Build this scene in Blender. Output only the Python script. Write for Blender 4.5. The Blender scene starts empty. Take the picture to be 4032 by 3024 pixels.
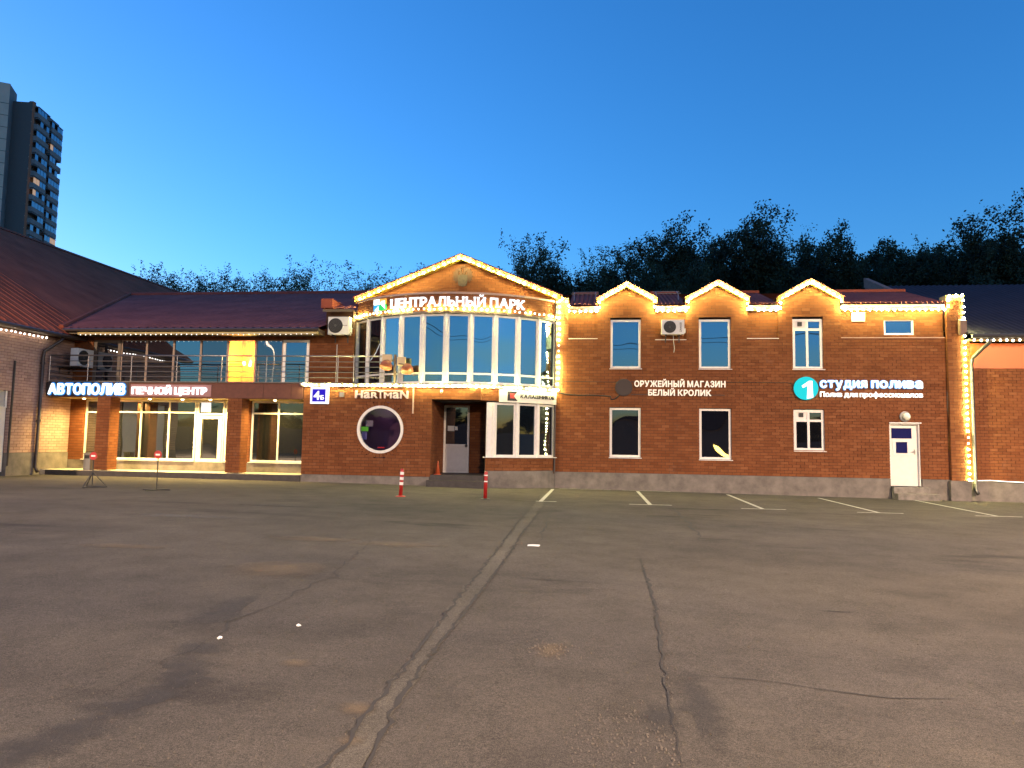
import bpy, math, random
from mathutils import Matrix, Vector
import numpy as np
R = math.radians
sc = bpy.context.scene
COL = sc.collection

# ------------------------------------------------------------------ camera
F_PX, YAW, PITCH, ROLL = 2850.0, R(6.92), R(4.61), R(.92)
CAM = np.array([1.519, -25.27, 1.546])
_f = np.array([-math.sin(YAW)*math.cos(PITCH), math.cos(YAW)*math.cos(PITCH), math.sin(PITCH)])
_r = np.array([math.cos(YAW), math.sin(YAW), 0.0])
_d = np.cross(_f, _r)
_r2 = math.cos(ROLL)*_r - math.sin(ROLL)*_d
_d2 = math.sin(ROLL)*_r + math.cos(ROLL)*_d
cam = bpy.data.cameras.new('camera')
cam.sensor_width = 36.0
cam.lens = 36.0*F_PX/4032.0
cam.clip_start, cam.clip_end = .1, 2000
cam_ob = bpy.data.objects.new('camera', cam)
COL.objects.link(cam_ob)
M = Matrix.Identity(4)
for i in range(3):
    M[i][0], M[i][1], M[i][2], M[i][3] = _r2[i], -_d2[i], -_f[i], CAM[i]
cam_ob.matrix_world = M
sc.camera = cam_ob

# ------------------------------------------------------------------ dusk sky (the sun is down, left behind the roofs: no sun lamp)
world = bpy.data.worlds.new('World')
sc.world = world
world.use_nodes = True
wn = world.node_tree
sky = wn.nodes.new('ShaderNodeTexSky')
sky.sky_type = 'NISHITA'
sky.sun_disc = False
sky.sun_elevation = R(1.6)
sky.sun_rotation = R(-62)
sky.air_density, sky.dust_density, sky.ozone_density = 1.0, .3, 4.3
hs = wn.nodes.new('ShaderNodeHueSaturation')
hs.inputs['Saturation'].default_value = 1.04
wn.links.new(sky.outputs[0], hs.inputs['Color'])
wn.links.new(hs.outputs[0], wn.nodes['Background'].inputs[0])
wn.nodes['Background'].inputs[1].default_value = .15
sc.view_settings.view_transform = 'Standard'
sc.view_settings.look = 'None'
sc.view_settings.exposure = 2.7
sc.view_settings.gamma = 1.0
sc.render.engine = 'CYCLES'
sc.cycles.use_denoising = True
sc.cycles.max_bounces = 6
sc.cycles.diffuse_bounces = 3
sc.cycles.glossy_bounces = 4
sc.cycles.transmission_bounces = 4
sc.cycles.transparent_max_bounces = 12
sc.cycles.sample_clamp_indirect = 4.0
sc.cycles.caustics_reflective = False
sc.cycles.caustics_refractive = False
LAMP_POWER = 4700.0     # the two street lamps behind the viewer, and the added third
BULB = 100.0            # festoon bulbs

# ------------------------------------------------------------------ pixel -> place
def ray(u, v):
    q = np.array([(u-2016)/F_PX, (v-1512)/F_PX, 1.0])
    return q[0]*_r2 + q[1]*_d2 + q[2]*_f
def onY(u, v, Y):
    d = ray(u, v); return CAM + d*((Y-CAM[1])/d[1])
def onX(u, v, X):
    d = ray(u, v); return CAM + d*((X-CAM[0])/d[0])
def gz(x):
    if x < 0: return .17*(1-math.exp(max(x, -60)/7))
    return -.0085*min(x, 22)
def onG(u, v):
    z = 0.0
    for _ in range(8):
        d = ray(u, v); p = CAM + d*((z-CAM[2])/d[2]); z = gz(p[0])
    return p

# ------------------------------------------------------------------ materials
MATS = {}
def mat(name, col, rough=.7, metal=0.0, emit=None, estr=0.0, noise=None, bump=0.0, spec=.5, nscale=6.0):
    m = bpy.data.materials.new(name); m.use_nodes = True
    nt = m.node_tree; b = nt.nodes['Principled BSDF']
    b.inputs['Base Color'].default_value = (*col, 1)
    b.inputs['Roughness'].default_value = rough
    b.inputs['Metallic'].default_value = metal
    b.inputs['Specular IOR Level'].default_value = spec
    if emit:
        b.inputs['Emission Color'].default_value = (*emit, 1)
        b.inputs['Emission Strength'].default_value = estr
    if noise:
        tc = nt.nodes.new('ShaderNodeNewGeometry')
        n = nt.nodes.new('ShaderNodeTexNoise'); n.inputs['Scale'].default_value = nscale
        n.inputs['Detail'].default_value = 6; n.inputs['Roughness'].default_value = .65
        nt.links.new(tc.outputs['Position'], n.inputs['Vector'])
        r = nt.nodes.new('ShaderNodeValToRGB')
        r.color_ramp.elements[0].position, r.color_ramp.elements[1].position = .3, .72
        r.color_ramp.elements[0].color = (*[c*(1-noise) for c in col], 1)
        r.color_ramp.elements[1].color = (*[min(1, c*(1+noise)) for c in col], 1)
        nt.links.new(n.outputs['Fac'], r.inputs['Fac'])
        nt.links.new(r.outputs[0], b.inputs['Base Color'])
        if bump:
            bp = nt.nodes.new('ShaderNodeBump'); bp.inputs['Strength'].default_value = bump; bp.inputs['Distance'].default_value = .02
            nt.links.new(n.outputs['Fac'], bp.inputs['Height']); nt.links.new(bp.outputs[0], b.inputs['Normal'])
    MATS[name] = m
    return m

def brick_mat(name, cols):
    m = bpy.data.materials.new(name); m.use_nodes = True
    nt = m.node_tree; b = nt.nodes['Principled BSDF']; b.inputs['Roughness'].default_value = .85
    b.inputs['Specular IOR Level'].default_value = .25
    at = nt.nodes.new('ShaderNodeAttribute'); at.attribute_name = 'tone'
    r = nt.nodes.new('ShaderNodeValToRGB'); r.color_ramp.interpolation = 'LINEAR'
    e = r.color_ramp.elements
    for i, c in enumerate(cols):
        q = e[i] if i < 2 else e.new(i/(len(cols)-1))
        q.position = i/(len(cols)-1); q.color = (*c, 1)
    g = nt.nodes.new('ShaderNodeNewGeometry')
    n = nt.nodes.new('ShaderNodeTexNoise'); n.inputs['Scale'].default_value = 1.3; n.inputs['Detail'].default_value = 8
    n2 = nt.nodes.new('ShaderNodeTexNoise'); n2.inputs['Scale'].default_value = 60; n2.inputs['Detail'].default_value = 4
    nt.links.new(g.outputs['Position'], n.inputs['Vector']); nt.links.new(g.outputs['Position'], n2.inputs['Vector'])
    mp = nt.nodes.new('ShaderNodeMapRange'); mp.inputs[1].default_value, mp.inputs[2].default_value = .3, .75
    mp.inputs[3].default_value, mp.inputs[4].default_value = .84, 1.13
    mx = nt.nodes.new('ShaderNodeMix'); mx.data_type = 'RGBA'; mx.blend_type = 'MULTIPLY'; mx.inputs['Factor'].default_value = 1
    nt.links.new(at.outputs['Fac'], r.inputs['Fac']); nt.links.new(n.outputs['Fac'], mp.inputs[0])
    nt.links.new(r.outputs[0], mx.inputs['A']); nt.links.new(mp.outputs[0], mx.inputs['B'])
    n3 = nt.nodes.new('ShaderNodeTexNoise'); n3.inputs['Scale'].default_value = .8; n3.inputs['Detail'].default_value = 9; n3.inputs['Roughness'].default_value = .75
    nt.links.new(g.outputs['Position'], n3.inputs['Vector'])
    m3 = nt.nodes.new('ShaderNodeMapRange'); m3.inputs[1].default_value, m3.inputs[2].default_value, m3.inputs[3].default_value, m3.inputs[4].default_value = .60, .80, 0, .30
    nt.links.new(n3.outputs['Fac'], m3.inputs[0])
    m4 = nt.nodes.new('ShaderNodeMix'); m4.data_type = 'RGBA'; m4.inputs['B'].default_value = (.30, .22, .17, 1)
    nt.links.new(m3.outputs[0], m4.inputs['Factor']); nt.links.new(mx.outputs['Result'], m4.inputs['A'])
    nt.links.new(m4.outputs['Result'], b.inputs['Base Color'])
    bp = nt.nodes.new('ShaderNodeBump'); bp.inputs['Strength'].default_value = .5; bp.inputs['Distance'].default_value = .004
    nt.links.new(n2.outputs['Fac'], bp.inputs['Height']); nt.links.new(bp.outputs[0], b.inputs['Normal'])
    MATS[name] = m
    return m

def glass_mat(name, refl, tint, back, clear=False, wav=.0):
    """coated pane: facing-dependent mirror share over a dark room (or see-through)"""
    m = bpy.data.materials.new(name); m.use_nodes = True
    nt = m.node_tree; nt.nodes.remove(nt.nodes['Principled BSDF']); out = nt.nodes['Material Output']
    g = nt.nodes.new('ShaderNodeBsdfGlossy'); g.inputs['Roughness'].default_value = .015; g.inputs['Color'].default_value = (*tint, 1)
    if clear:
        t = nt.nodes.new('ShaderNodeBsdfTransparent'); t.inputs['Color'].default_value = (*back, 1)
    else:
        t = nt.nodes.new('ShaderNodeBsdfDiffuse'); t.inputs['Color'].default_value = (*back, 1)
    lw = nt.nodes.new('ShaderNodeLayerWeight'); lw.inputs['Blend'].default_value = .25
    mp = nt.nodes.new('ShaderNodeMapRange'); mp.inputs[3].default_value = refl; mp.inputs[4].default_value = 1.0
    nt.links.new(lw.outputs['Fresnel'], mp.inputs[0])
    mx = nt.nodes.new('ShaderNodeMixShader')
    nt.links.new(mp.outputs[0], mx.inputs[0]); nt.links.new(t.outputs[0], mx.inputs[1]); nt.links.new(g.outputs[0], mx.inputs[2])
    nt.links.new(mx.outputs[0], out.inputs[0])
    if wav:
        geo = nt.nodes.new('ShaderNodeNewGeometry')
        n = nt.nodes.new('ShaderNodeTexNoise'); n.inputs['Scale'].default_value = 1.1; n.inputs['Detail'].default_value = 0
        bp = nt.nodes.new('ShaderNodeBump'); bp.inputs['Strength'].default_value = wav; bp.inputs['Distance'].default_value = .03
        nt.links.new(geo.outputs['Position'], n.inputs['Vector']); nt.links.new(n.outputs['Fac'], bp.inputs['Height'])
        nt.links.new(bp.outputs[0], g.inputs['Normal'])
    MATS[name] = m
    return m

brick_mat('brick', [(.135, .041, .0125), (.168, .053, .017), (.198, .067, .023), (.23, .084, .031)])
brick_mat('hall_brick', [(.34, .20, .15), (.39, .235, .18), (.43, .27, .205), (.47, .30, .235)])
mat('mortar', (.055, .022, .012), .95)
mat('hall_mortar', (.10, .055, .04), .95)
mat('concrete', (.16, .135, .115), .9, noise=.35, bump=.3, nscale=2.5)
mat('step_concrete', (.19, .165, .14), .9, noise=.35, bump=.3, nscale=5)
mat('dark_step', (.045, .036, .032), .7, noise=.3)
mat('beam_paint', (.13, .045, .028), .8, noise=.2)
mat('pvc', (.74, .68, .62), .35, noise=.08, nscale=9)
mat('pvc_brown', (.12, .085, .06), .5)
mat('sill_metal', (.72, .66, .60), .4)
mat('roof_maroon', (.32, .082, .045), .8, noise=.25, nscale=.8, spec=.06)
mat('roof_plum', (.225, .072, .060), .8, noise=.25, nscale=.8, spec=.06)
mat('roof_navy', (.022, .020, .030), .75, noise=.2, nscale=1, spec=.15)
mat('fascia_cream', (.50, .37, .12), .5, noise=.12)  # cream pushed to yellow: bulb glow put into the colour
mat('fascia_pink', (.50, .33, .25), .5, noise=.12)
mat('soffit', (.16, .11, .065), .7)
mat('gutter', (.06, .04, .032), .4)
mat('pipe_steel', (.10, .095, .085), .35, metal=.6)
mat('pipe_brown', (.045, .028, .022), .45)
mat('rail_steel', (.30, .26, .24), .35, metal=.85)
mat('door_white', (.70, .64, .58), .45, noise=.06)
mat('door_blue', (.006, .007, .075), .6, spec=.08)
mat('metal_dark', (.03, .026, .024), .5)
mat('handle', (.35, .32, .28), .3, metal=.9)
mat('ac_white', (.66, .62, .55), .45, noise=.06)
mat('ac_dark', (.018, .016, .015), .6)
mat('ac_grille', (.05, .045, .04), .5)
mat('black', (.012, .011, .010), .5)
mat('cable_black', (.014, .012, .011), .6)
mat('cable_white', (.5, .47, .42), .5)
mat('red_plastic', (.38, .016, .014), .45, noise=.25)
mat('white_reflective', (.8, .76, .70), .4)
mat('orange_plastic', (.55, .10, .03), .5)
mat('panel_orange', (.62, .115, .014), .45)
mat('siding', (.17, .10, .07), .7, noise=.2)
mat('line_paint', (.42, .40, .35), .8, noise=.35, nscale=9)
mat('bark', (.035, .028, .020), .9)
mat('leaf_thin', (.045, .060, .022), .8, noise=.4, nscale=.7)
mat('leaf_dense', (.032, .042, .017), .85, noise=.5, nscale=.5)
mat('tower_panel', (.72, .50, .35), .85, noise=.12, nscale=.2)
mat('tower_brown', (.40, .15, .075), .85, noise=.12, nscale=.3)
mat('tower_dark', (.15, .12, .10), .8, noise=.15)
mat('tower_balcony', (.24, .205, .18), .8, noise=.2, nscale=.4)
mat('emblem', (.075, .030, .015), .7, noise=.3, nscale=14)
mat('emblem_grey', (.08, .052, .036), .7, noise=.4, nscale=14)
mat('letter_pink', (.72, .55, .50), .5)
mat('letter_black', (.010, .010, .012), .5)
mat('board_white', (.80, .74, .62), .5, noise=.06)
mat('board_dark', (.045, .028, .022), .7)
mat('board_pinkish', (.30, .14, .13), .6)
mat('logo_red', (.55, .05, .03), .5)
mat('lamp_steel', (.22, .21, .20), .5, metal=.4)
mat('paper', (.75, .72, .68), .8)
mat('crack', (.034, .029, .026), .95)
mat('joint_concrete', (.090, .083, .070), .9, noise=.4, nscale=2, bump=.3)
mat('sand', (.21, .135, .075), .95, noise=.4, nscale=8)
mat('floor_tile', (.45, .38, .28), .6, noise=.12)
mat('pane_glow_orange', (.82, .36, .045), .8)  # golden glare of the bright pane put into the wall colour
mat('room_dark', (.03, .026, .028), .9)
mat('curtain', (.30, .22, .17), .9, noise=.3, nscale=3)
glass_mat('glass_sky', .36, (.62, .86, 1.0), (.006, .008, .012), wav=.25)
glass_mat('glass_bow', .42, (.66, .90, 1.0), (.010, .014, .018), wav=.5)
glass_mat('glass_dark', .22, (.85, .92, 1.0), (.006, .006, .008), wav=.35)
glass_mat('glass_shop', .22, (.90, .95, 1.0), (.012, .012, .012), wav=.2)
glass_mat('glass_clear', .10, (.9, .95, 1.0), (.80, .80, .80), clear=True)
glass_mat('glass_porthole', .05, (.9, .95, 1.0), (.75, .72, .78), clear=True)
glass_mat('glass_tower', .35, (.8, .9, 1.0), (.02, .02, .025))
mat('bulb', (1, .95, .8), .4, emit=(1.0, .93, .33), estr=BULB)
mat('bulb_dim', (1, .95, .8), .4, emit=(1.0, .82, .45), estr=2.2)
mat('bulb_pale', (.8, .75, .7), .4, emit=(1.0, .90, .78), estr=.40)
mat('bulb_hall', (1, .95, .9), .4, emit=(1.0, .90, .78), estr=3.0)
mat('bulb_cool', (1, .95, .9), .4, emit=(1.0, .88, .62), estr=4.0)
mat('led_white', (.8, .8, .8), .4, emit=(.90, .97, 1.0), estr=.26)
mat('led_cyan', (.01, .10, .3), .4, emit=(.01, .30, 1.0), estr=.15)
mat('led_text_cyan', (.6, .8, .8), .4, emit=(.62, .95, 1.0), estr=.17)
mat('led_pinkwhite', (.8, .8, .8), .4, emit=(1.0, .93, .98), estr=.22)
mat('led_warmwhite', (.8, .8, .8), .4, emit=(1.0, .97, .84), estr=.20)
mat('led_cream', (.70, .60, .50), .5, emit=(1.0, .84, .64), estr=.075)
mat('led_disc', (.0, .06, .07), .5, emit=(.0, .82, .88), estr=.125, spec=.1)
mat('box_blue', (.004, .003, .05), .5, emit=(.030, .008, 1.0), estr=.085, spec=.1)
mat('box_white', (.7, .7, .7), .4, emit=(.86, .90, 1.0), estr=.13)
mat('led_green', (.1, .3, .05), .4, emit=(.25, .9, .06), estr=.11)
mat('led_red', (.3, .02, .02), .4, emit=(1, .03, .02), estr=.12)
mat('led_violet', (.3, .3, .5), .4, emit=(.30, .25, .8), estr=.02)
mat('downlight', (1, .95, .8), .4, emit=(1.0, .82, .42), estr=6.087)
mat('pane_glow_lamp', (1, .95, .8), .4, emit=(1.0, .78, .36), estr=5.217)  # added glow behind the bright pane, imitating a mirrored lamp
mat('window_lit', (.6, .4, .2), .4, emit=(1.0, .55, .26), estr=.06)
mat('led_line', (1, 1, 1), .4, emit=(1.0, .95, .85), estr=.16)
mat('logo_cyan', (.02, .2, .4), .4, emit=(.02, .45, 1.0), estr=.12)
mat('logo_green', (.02, .3, .08), .4, emit=(.02, .75, .12), estr=.12)
mat('logo_orange', (.5, .25, .05), .4, emit=(1.0, .45, .06), estr=.14)
mat('street_lamp_glow', (1, .9, .7), .4, emit=(1.0, .72, .38), estr=30)
mat('flood_glow', (1, .8, .3), .4, emit=(1.0, .62, .10), estr=3.2)
mat('rake_glow_yellow', (.46, .345, .055), .5, noise=.12)  # cream boards with the bulbs' yellow glow put into the colour
mat('flood_cream', (.62, .46, .24), .6)
mat('flood_rust', (.30, .075, .030), .6, noise=.2)

# ------------------------------------------------------------------ mesh helpers
WL = {}   # world place of every empty / mesh origin
def wl(o): return WL.get(o.name, Vector((0, 0, 0))) if o else Vector((0, 0, 0))
def thing(name, loc, label, cat, group=None):
    o = bpy.data.objects.new(name, None); COL.objects.link(o)
    o.location = loc; o.empty_display_size = .2; WL[o.name] = Vector(loc)
    tag(o, label, cat, group)
    return o
def tag(o, label=None, cat=None, group=None, kind=None):
    if label: o['label'] = label
    if cat: o['category'] = cat
    if group: o['group'] = group
    if kind: o['kind'] = kind
    return o
def place(name, me, parent, origin):
    o = bpy.data.objects.new(name, me); COL.objects.link(o)
    o.parent = parent; o.location = Vector(origin) - wl(parent); WL[o.name] = Vector(origin)
    return o
class MB:
    def __init__(s): s.v, s.f, s.t = [], [], []
    def hexa(s, p, tone=None):
        """p: 8 corners, bottom ring 0-3 then top ring 4-7 (counter-clockwise from above)"""
        n = len(s.v); s.v += [tuple(q) for q in p]
        for q in ((3, 2, 1, 0), (4, 5, 6, 7), (0, 1, 5, 4), (1, 2, 6, 5), (2, 3, 7, 6), (3, 0, 4, 7)):
            s.f.append([n+k for k in q])
            if tone is not None: s.t.append(tone)
        return s
    def box(s, x0, x1, y0, y1, z0, z1, tone=None):
        return s.hexa([(x0, y0, z0), (x1, y0, z0), (x1, y1, z0), (x0, y1, z0), (x0, y0, z1), (x1, y0, z1), (x1, y1, z1), (x0, y1, z1)], tone)
    def fbox(s, fr, u0, u1, d0, d1, z0, z1, tone=None):
        """box in a wall frame: u along the wall, d outwards"""
        P = fr.pt
        return s.hexa([P(u0, d1, z0), P(u1, d1, z0), P(u1, d0, z0), P(u0, d0, z0), P(u0, d1, z1), P(u1, d1, z1), P(u1, d0, z1), P(u0, d0, z1)], tone)
    def fpoly(s, fr, poly, d0, d1):
        """extruded polygon given as (u, z) counter-clockwise seen from outside"""
        n = len(s.v); k = len(poly)
        s.v += [fr.pt(u, d1, z) for u, z in poly] + [fr.pt(u, d0, z) for u, z in poly]
        s.f.append([n+i for i in range(k)]); s.f.append([n+k+i for i in reversed(range(k))])
        for i in range(k):
            j = (i+1) % k; s.f.append([n+j, n+i, n+k+i, n+k+j])
        return s
    def tube(s, pts, r, n=8, cap=True):
        pts = [Vector(p) for p in pts]; rs = r if isinstance(r, (list, tuple)) else [r]*len(pts)
        base = len(s.v); prev = None
        for i, p in enumerate(pts):
            a = pts[min(i+1, len(pts)-1)] - pts[max(i-1, 0)]
            a.normalize()
            if prev is None:
                x = a.orthogonal().normalized()
            else:
                x = (prev - a*prev.dot(a)); x = x.normalized() if x.length > 1e-6 else a.orthogonal().normalized()
            prev = x; y = a.cross(x)
            for k in range(n):
                t = 2*math.pi*k/n; s.v.append(tuple(p + (x*math.cos(t) + y*math.sin(t))*rs[i]))
        for i in range(len(pts)-1):
            for k in range(n):
                q = (k+1) % n; s.f.append([base+i*n+k, base+i*n+q, base+(i+1)*n+q, base+(i+1)*n+k])
        if cap:
            s.f.append([base+k for k in reversed(range(n))]); m = base+(len(pts)-1)*n; s.f.append([m+k for k in range(n)])
        return s
    def lathe(s, c, axis, prof, n=16):
        """prof: (r, t) along axis from c"""
        a = Vector(axis).normalized(); x = a.orthogonal().normalized(); y = a.cross(x); base = len(s.v); c = Vector(c)
        for r, t in prof:
            for k in range(n):
                w = 2*math.pi*k/n; s.v.append(tuple(c + a*t + (x*math.cos(w)+y*math.sin(w))*max(r, 1e-4)))
        for i in range(len(prof)-1):
            for k in range(n):
                q = (k+1) % n; s.f.append([base+i*n+k, base+i*n+q, base+(i+1)*n+q, base+(i+1)*n+k])
        s.f.append([base+k for k in reversed(range(n))]); m = base+(len(prof)-1)*n; s.f.append([m+k for k in range(n)])
        return s
    def face(s, pts):
        n = len(s.v); s.v += [tuple(p) for p in pts]; s.f.append(list(range(n, n+len(pts)))); return s
    def build(s, name, m, parent=None, smooth=False, label=None, cat=None, group=None, kind=None):
        A = np.array(s.v, float); lo, hi = A.min(0), A.max(0)
        o = Vector(((lo[0]+hi[0])/2, (lo[1]+hi[1])/2, lo[2]))
        me = bpy.data.meshes.new(name); me.from_pydata([tuple(q) for q in (A-np.array(o))], [], s.f)
        me.materials.append(MATS[m] if isinstance(m, str) else m)
        if s.t:
            at = me.attributes.new('tone', 'FLOAT', 'FACE'); at.data.foreach_set('value', s.t)
        if smooth: me.polygons.foreach_set('use_smooth', [True]*len(me.polygons))
        me.update()
        ob = place(name, me, parent, o)
        return tag(ob, label, cat, group, kind)
class Fr:
    """straight wall frame: start point, direction along the wall (outside to the viewer's side = right-hand of it)"""
    def __init__(s, x, y, ux=1.0, uy=0.0):
        l = math.hypot(ux, uy); s.x, s.y, s.ux, s.uy = x, y, ux/l, uy/l; s.nx, s.ny = s.uy, -s.ux
    def pt(s, u, d, z): return (s.x+s.ux*u+s.nx*d, s.y+s.uy*u+s.ny*d, z)
    def ang(s, u): return math.atan2(s.uy, s.ux)
BXC, BYC, BR = -3.671, 2.826, 4.628       # the bow: centre and radius
BA0, BS = -.689, .178
class Arc:
    """bow frame: u = arc length, 0 at the front-most point"""
    def __init__(s, r=BR): s.r = r
    def pt(s, u, d, z):
        a = u/BR; r = s.r+d
        return (BXC+r*math.sin(a), BYC-r*math.cos(a), z)
    def ang(s, u): return u/BR
def bow_u(k): return (BA0+k*BS)*BR
def bow_px(u, v, r=BR):
    """arc length and height where a pixel's ray meets the bow"""
    d = ray(u, v); ox, oy = CAM[0]-BXC, CAM[1]-BYC
    a = d[0]**2+d[1]**2; b = 2*(ox*d[0]+oy*d[1]); c = ox*ox+oy*oy-r*r
    t = (-b-math.sqrt(max(0, b*b-4*a*c)))/(2*a); p = CAM+d*t
    return math.atan2(p[0]-BXC, BYC-p[1])*BR, p[2]

# ------------------------------------------------------------------ brickwork
CRS, BL, JT = .098, .26, .010
rng = random.Random(7)
UNIT = {}
def brick_mesh(w, h, dep, tone, m):
    key = (round(w, 3), round(h, 3), round(tone*7), m)
    if key not in UNIT:
        b = MB(); b.box(-w/2, w/2, -.006, dep, 0, h, round(tone*7)/7)
        me = bpy.data.meshes.new('brick'); me.from_pydata(b.v, [], b.f); me.materials.append(MATS[m])
        at = me.attributes.new('tone', 'FLOAT', 'FACE'); at.data.foreach_set('value', b.t); UNIT[key] = me
    return UNIT[key]
class Brickwork:
    """collects the bricks of one building; the largest 300 in view become parts, the rest one part"""
    def __init__(s, m='brick', mortar='mortar'): s.b, s.m, s.mor, s.sl = [], m, mortar, MB()
    def lay(s, fr, z0, z1, iv, slab=.30, off=0.0, ph=0.0, dep=.10):
        n = max(1, round((z1-z0)/CRS)); h = (z1-z0)/n
        for k in range(n):
            za = z0+k*h
            for a, b in iv(za+h/2):
                if b-a < .04: continue
                g = .006
                if slab: s.sl.fbox(fr, a+g, b-g, off-slab, off-.010, za, za+h)
                x = math.floor((a-ph)/BL)*BL + ph + (k % 2)*BL/2 - BL
                cuts = [a]
                while x < b:
                    if x > a+.045 and x < b-.045: cuts.append(x)
                    x += BL
                cuts.append(b)
                for p, q in zip(cuts, cuts[1:]):
                    l = JT/2 if p > a else 0; r = JT/2 if q < b else 0
                    s.b.append((fr, p+l, q-r, za+JT/2, za+h-JT/2, off+rng.gauss(0, .0012), min(1, max(0, rng.gauss(.5, .17))), dep))
    def finish(s, par, name='facade_wall'):
        wall = s.sl.build(name, s.mor, par)
        def size(e):
            p = np.array(e[0].pt((e[1]+e[2])/2, e[5], e[3])) - CAM
            z = p.dot(_f); u, v = 2016+F_PX*p.dot(_r2)/z, 1512+F_PX*p.dot(_d2)/z
            vis = 0 <= u <= 4032 and 0 <= v <= 3024
            return -((e[2]-e[1])*(e[4]-e[3])/(z*z))*(1 if vis else .01)
        order = sorted(range(len(s.b)), key=lambda i: size(s.b[i]))
        for i in order[:300]:
            fr, a, b, za, zb, d, t, dep = s.b[i]
            o = place('brick', brick_mesh(b-a, zb-za, dep, t, s.m), wall, fr.pt((a+b)/2, d, za))
            o.rotation_euler = (0, 0, fr.ang((a+b)/2))
        rest = MB()
        for i in order[300:]:
            fr, a, b, za, zb, d, t, dep = s.b[i]
            rest.fbox(fr, a, b, d-dep, d+.006, za, zb, t)
        if rest.v: rest.build('brickwork', s.m, wall, kind='stuff')
        return wall
def spans(a, b, holes):
    """intervals of [a, b] left by the holes (u0, u1, z0, z1) at a height"""
    def f(z):
        out = [(a, b)]
        for h in holes:
            if h[2] < z < h[3]:
                nx = []
                for p, q in out:
                    if h[1] <= p or h[0] >= q: nx.append((p, q)); continue
                    if h[0] > p: nx.append((p, h[0]))
                    if h[1] < q: nx.append((h[1], q))
                out = nx
        return out
    return f

# ------------------------------------------------------------------ windows
def window(par, fr, u0, u1, z0, z1, cols=(), rows=(), glass='glass_sky', frame='pvc', fw=.065, rec=.09, sill=.10, dep=.06, name='window', label=None, cells=None):
    """frame mesh as the part, panes and sill under it; cols/rows: bar positions"""
    f = MB(); us = [u0]+list(cols)+[u1]; zs = [z0]+list(rows)+[z1]
    hb = fw*.45
    f.fbox(fr, u0, u0+fw, -rec-dep, -rec, z0, z1).fbox(fr, u1-fw, u1, -rec-dep, -rec, z0, z1)
    f.fbox(fr, u0+fw, u1-fw, -rec-dep, -rec, z0, z0+fw).fbox(fr, u0+fw, u1-fw, -rec-dep, -rec, z1-fw, z1)
    for c in cols: f.fbox(fr, c-hb, c+hb, -rec-dep, -rec, z0+fw, z1-fw)
    for i in range(len(us)-1):
        a = us[i]+(fw if i == 0 else hb); b = us[i+1]-(fw if i == len(us)-2 else hb)
        for r in rows: f.fbox(fr, a, b, -rec-dep, -rec-.002, r-hb, r+hb)
    w = f.build(name, frame, par)
    if label: w['label'] = label
    for i in range(len(us)-1):
        a = us[i]+(fw if i == 0 else hb); b = us[i+1]-(fw if i == len(us)-2 else hb)
        for j in range(len(zs)-1):
            c = zs[j]+(fw if j == 0 else hb); e = zs[j+1]-(fw if j == len(zs)-2 else hb)
            g = cells[i][j] if cells else glass
            MB().fbox(fr, a-.004, b+.004, -rec-.042, -rec-.030, c-.004, e+.004).build('pane', g, w)
    if sill:
        MB().fbox(fr, u0-.03, u1+.04, -rec, sill*.5, z0-.035, z0-.012).build('sill', 'sill_metal', w)
    return w
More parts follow.
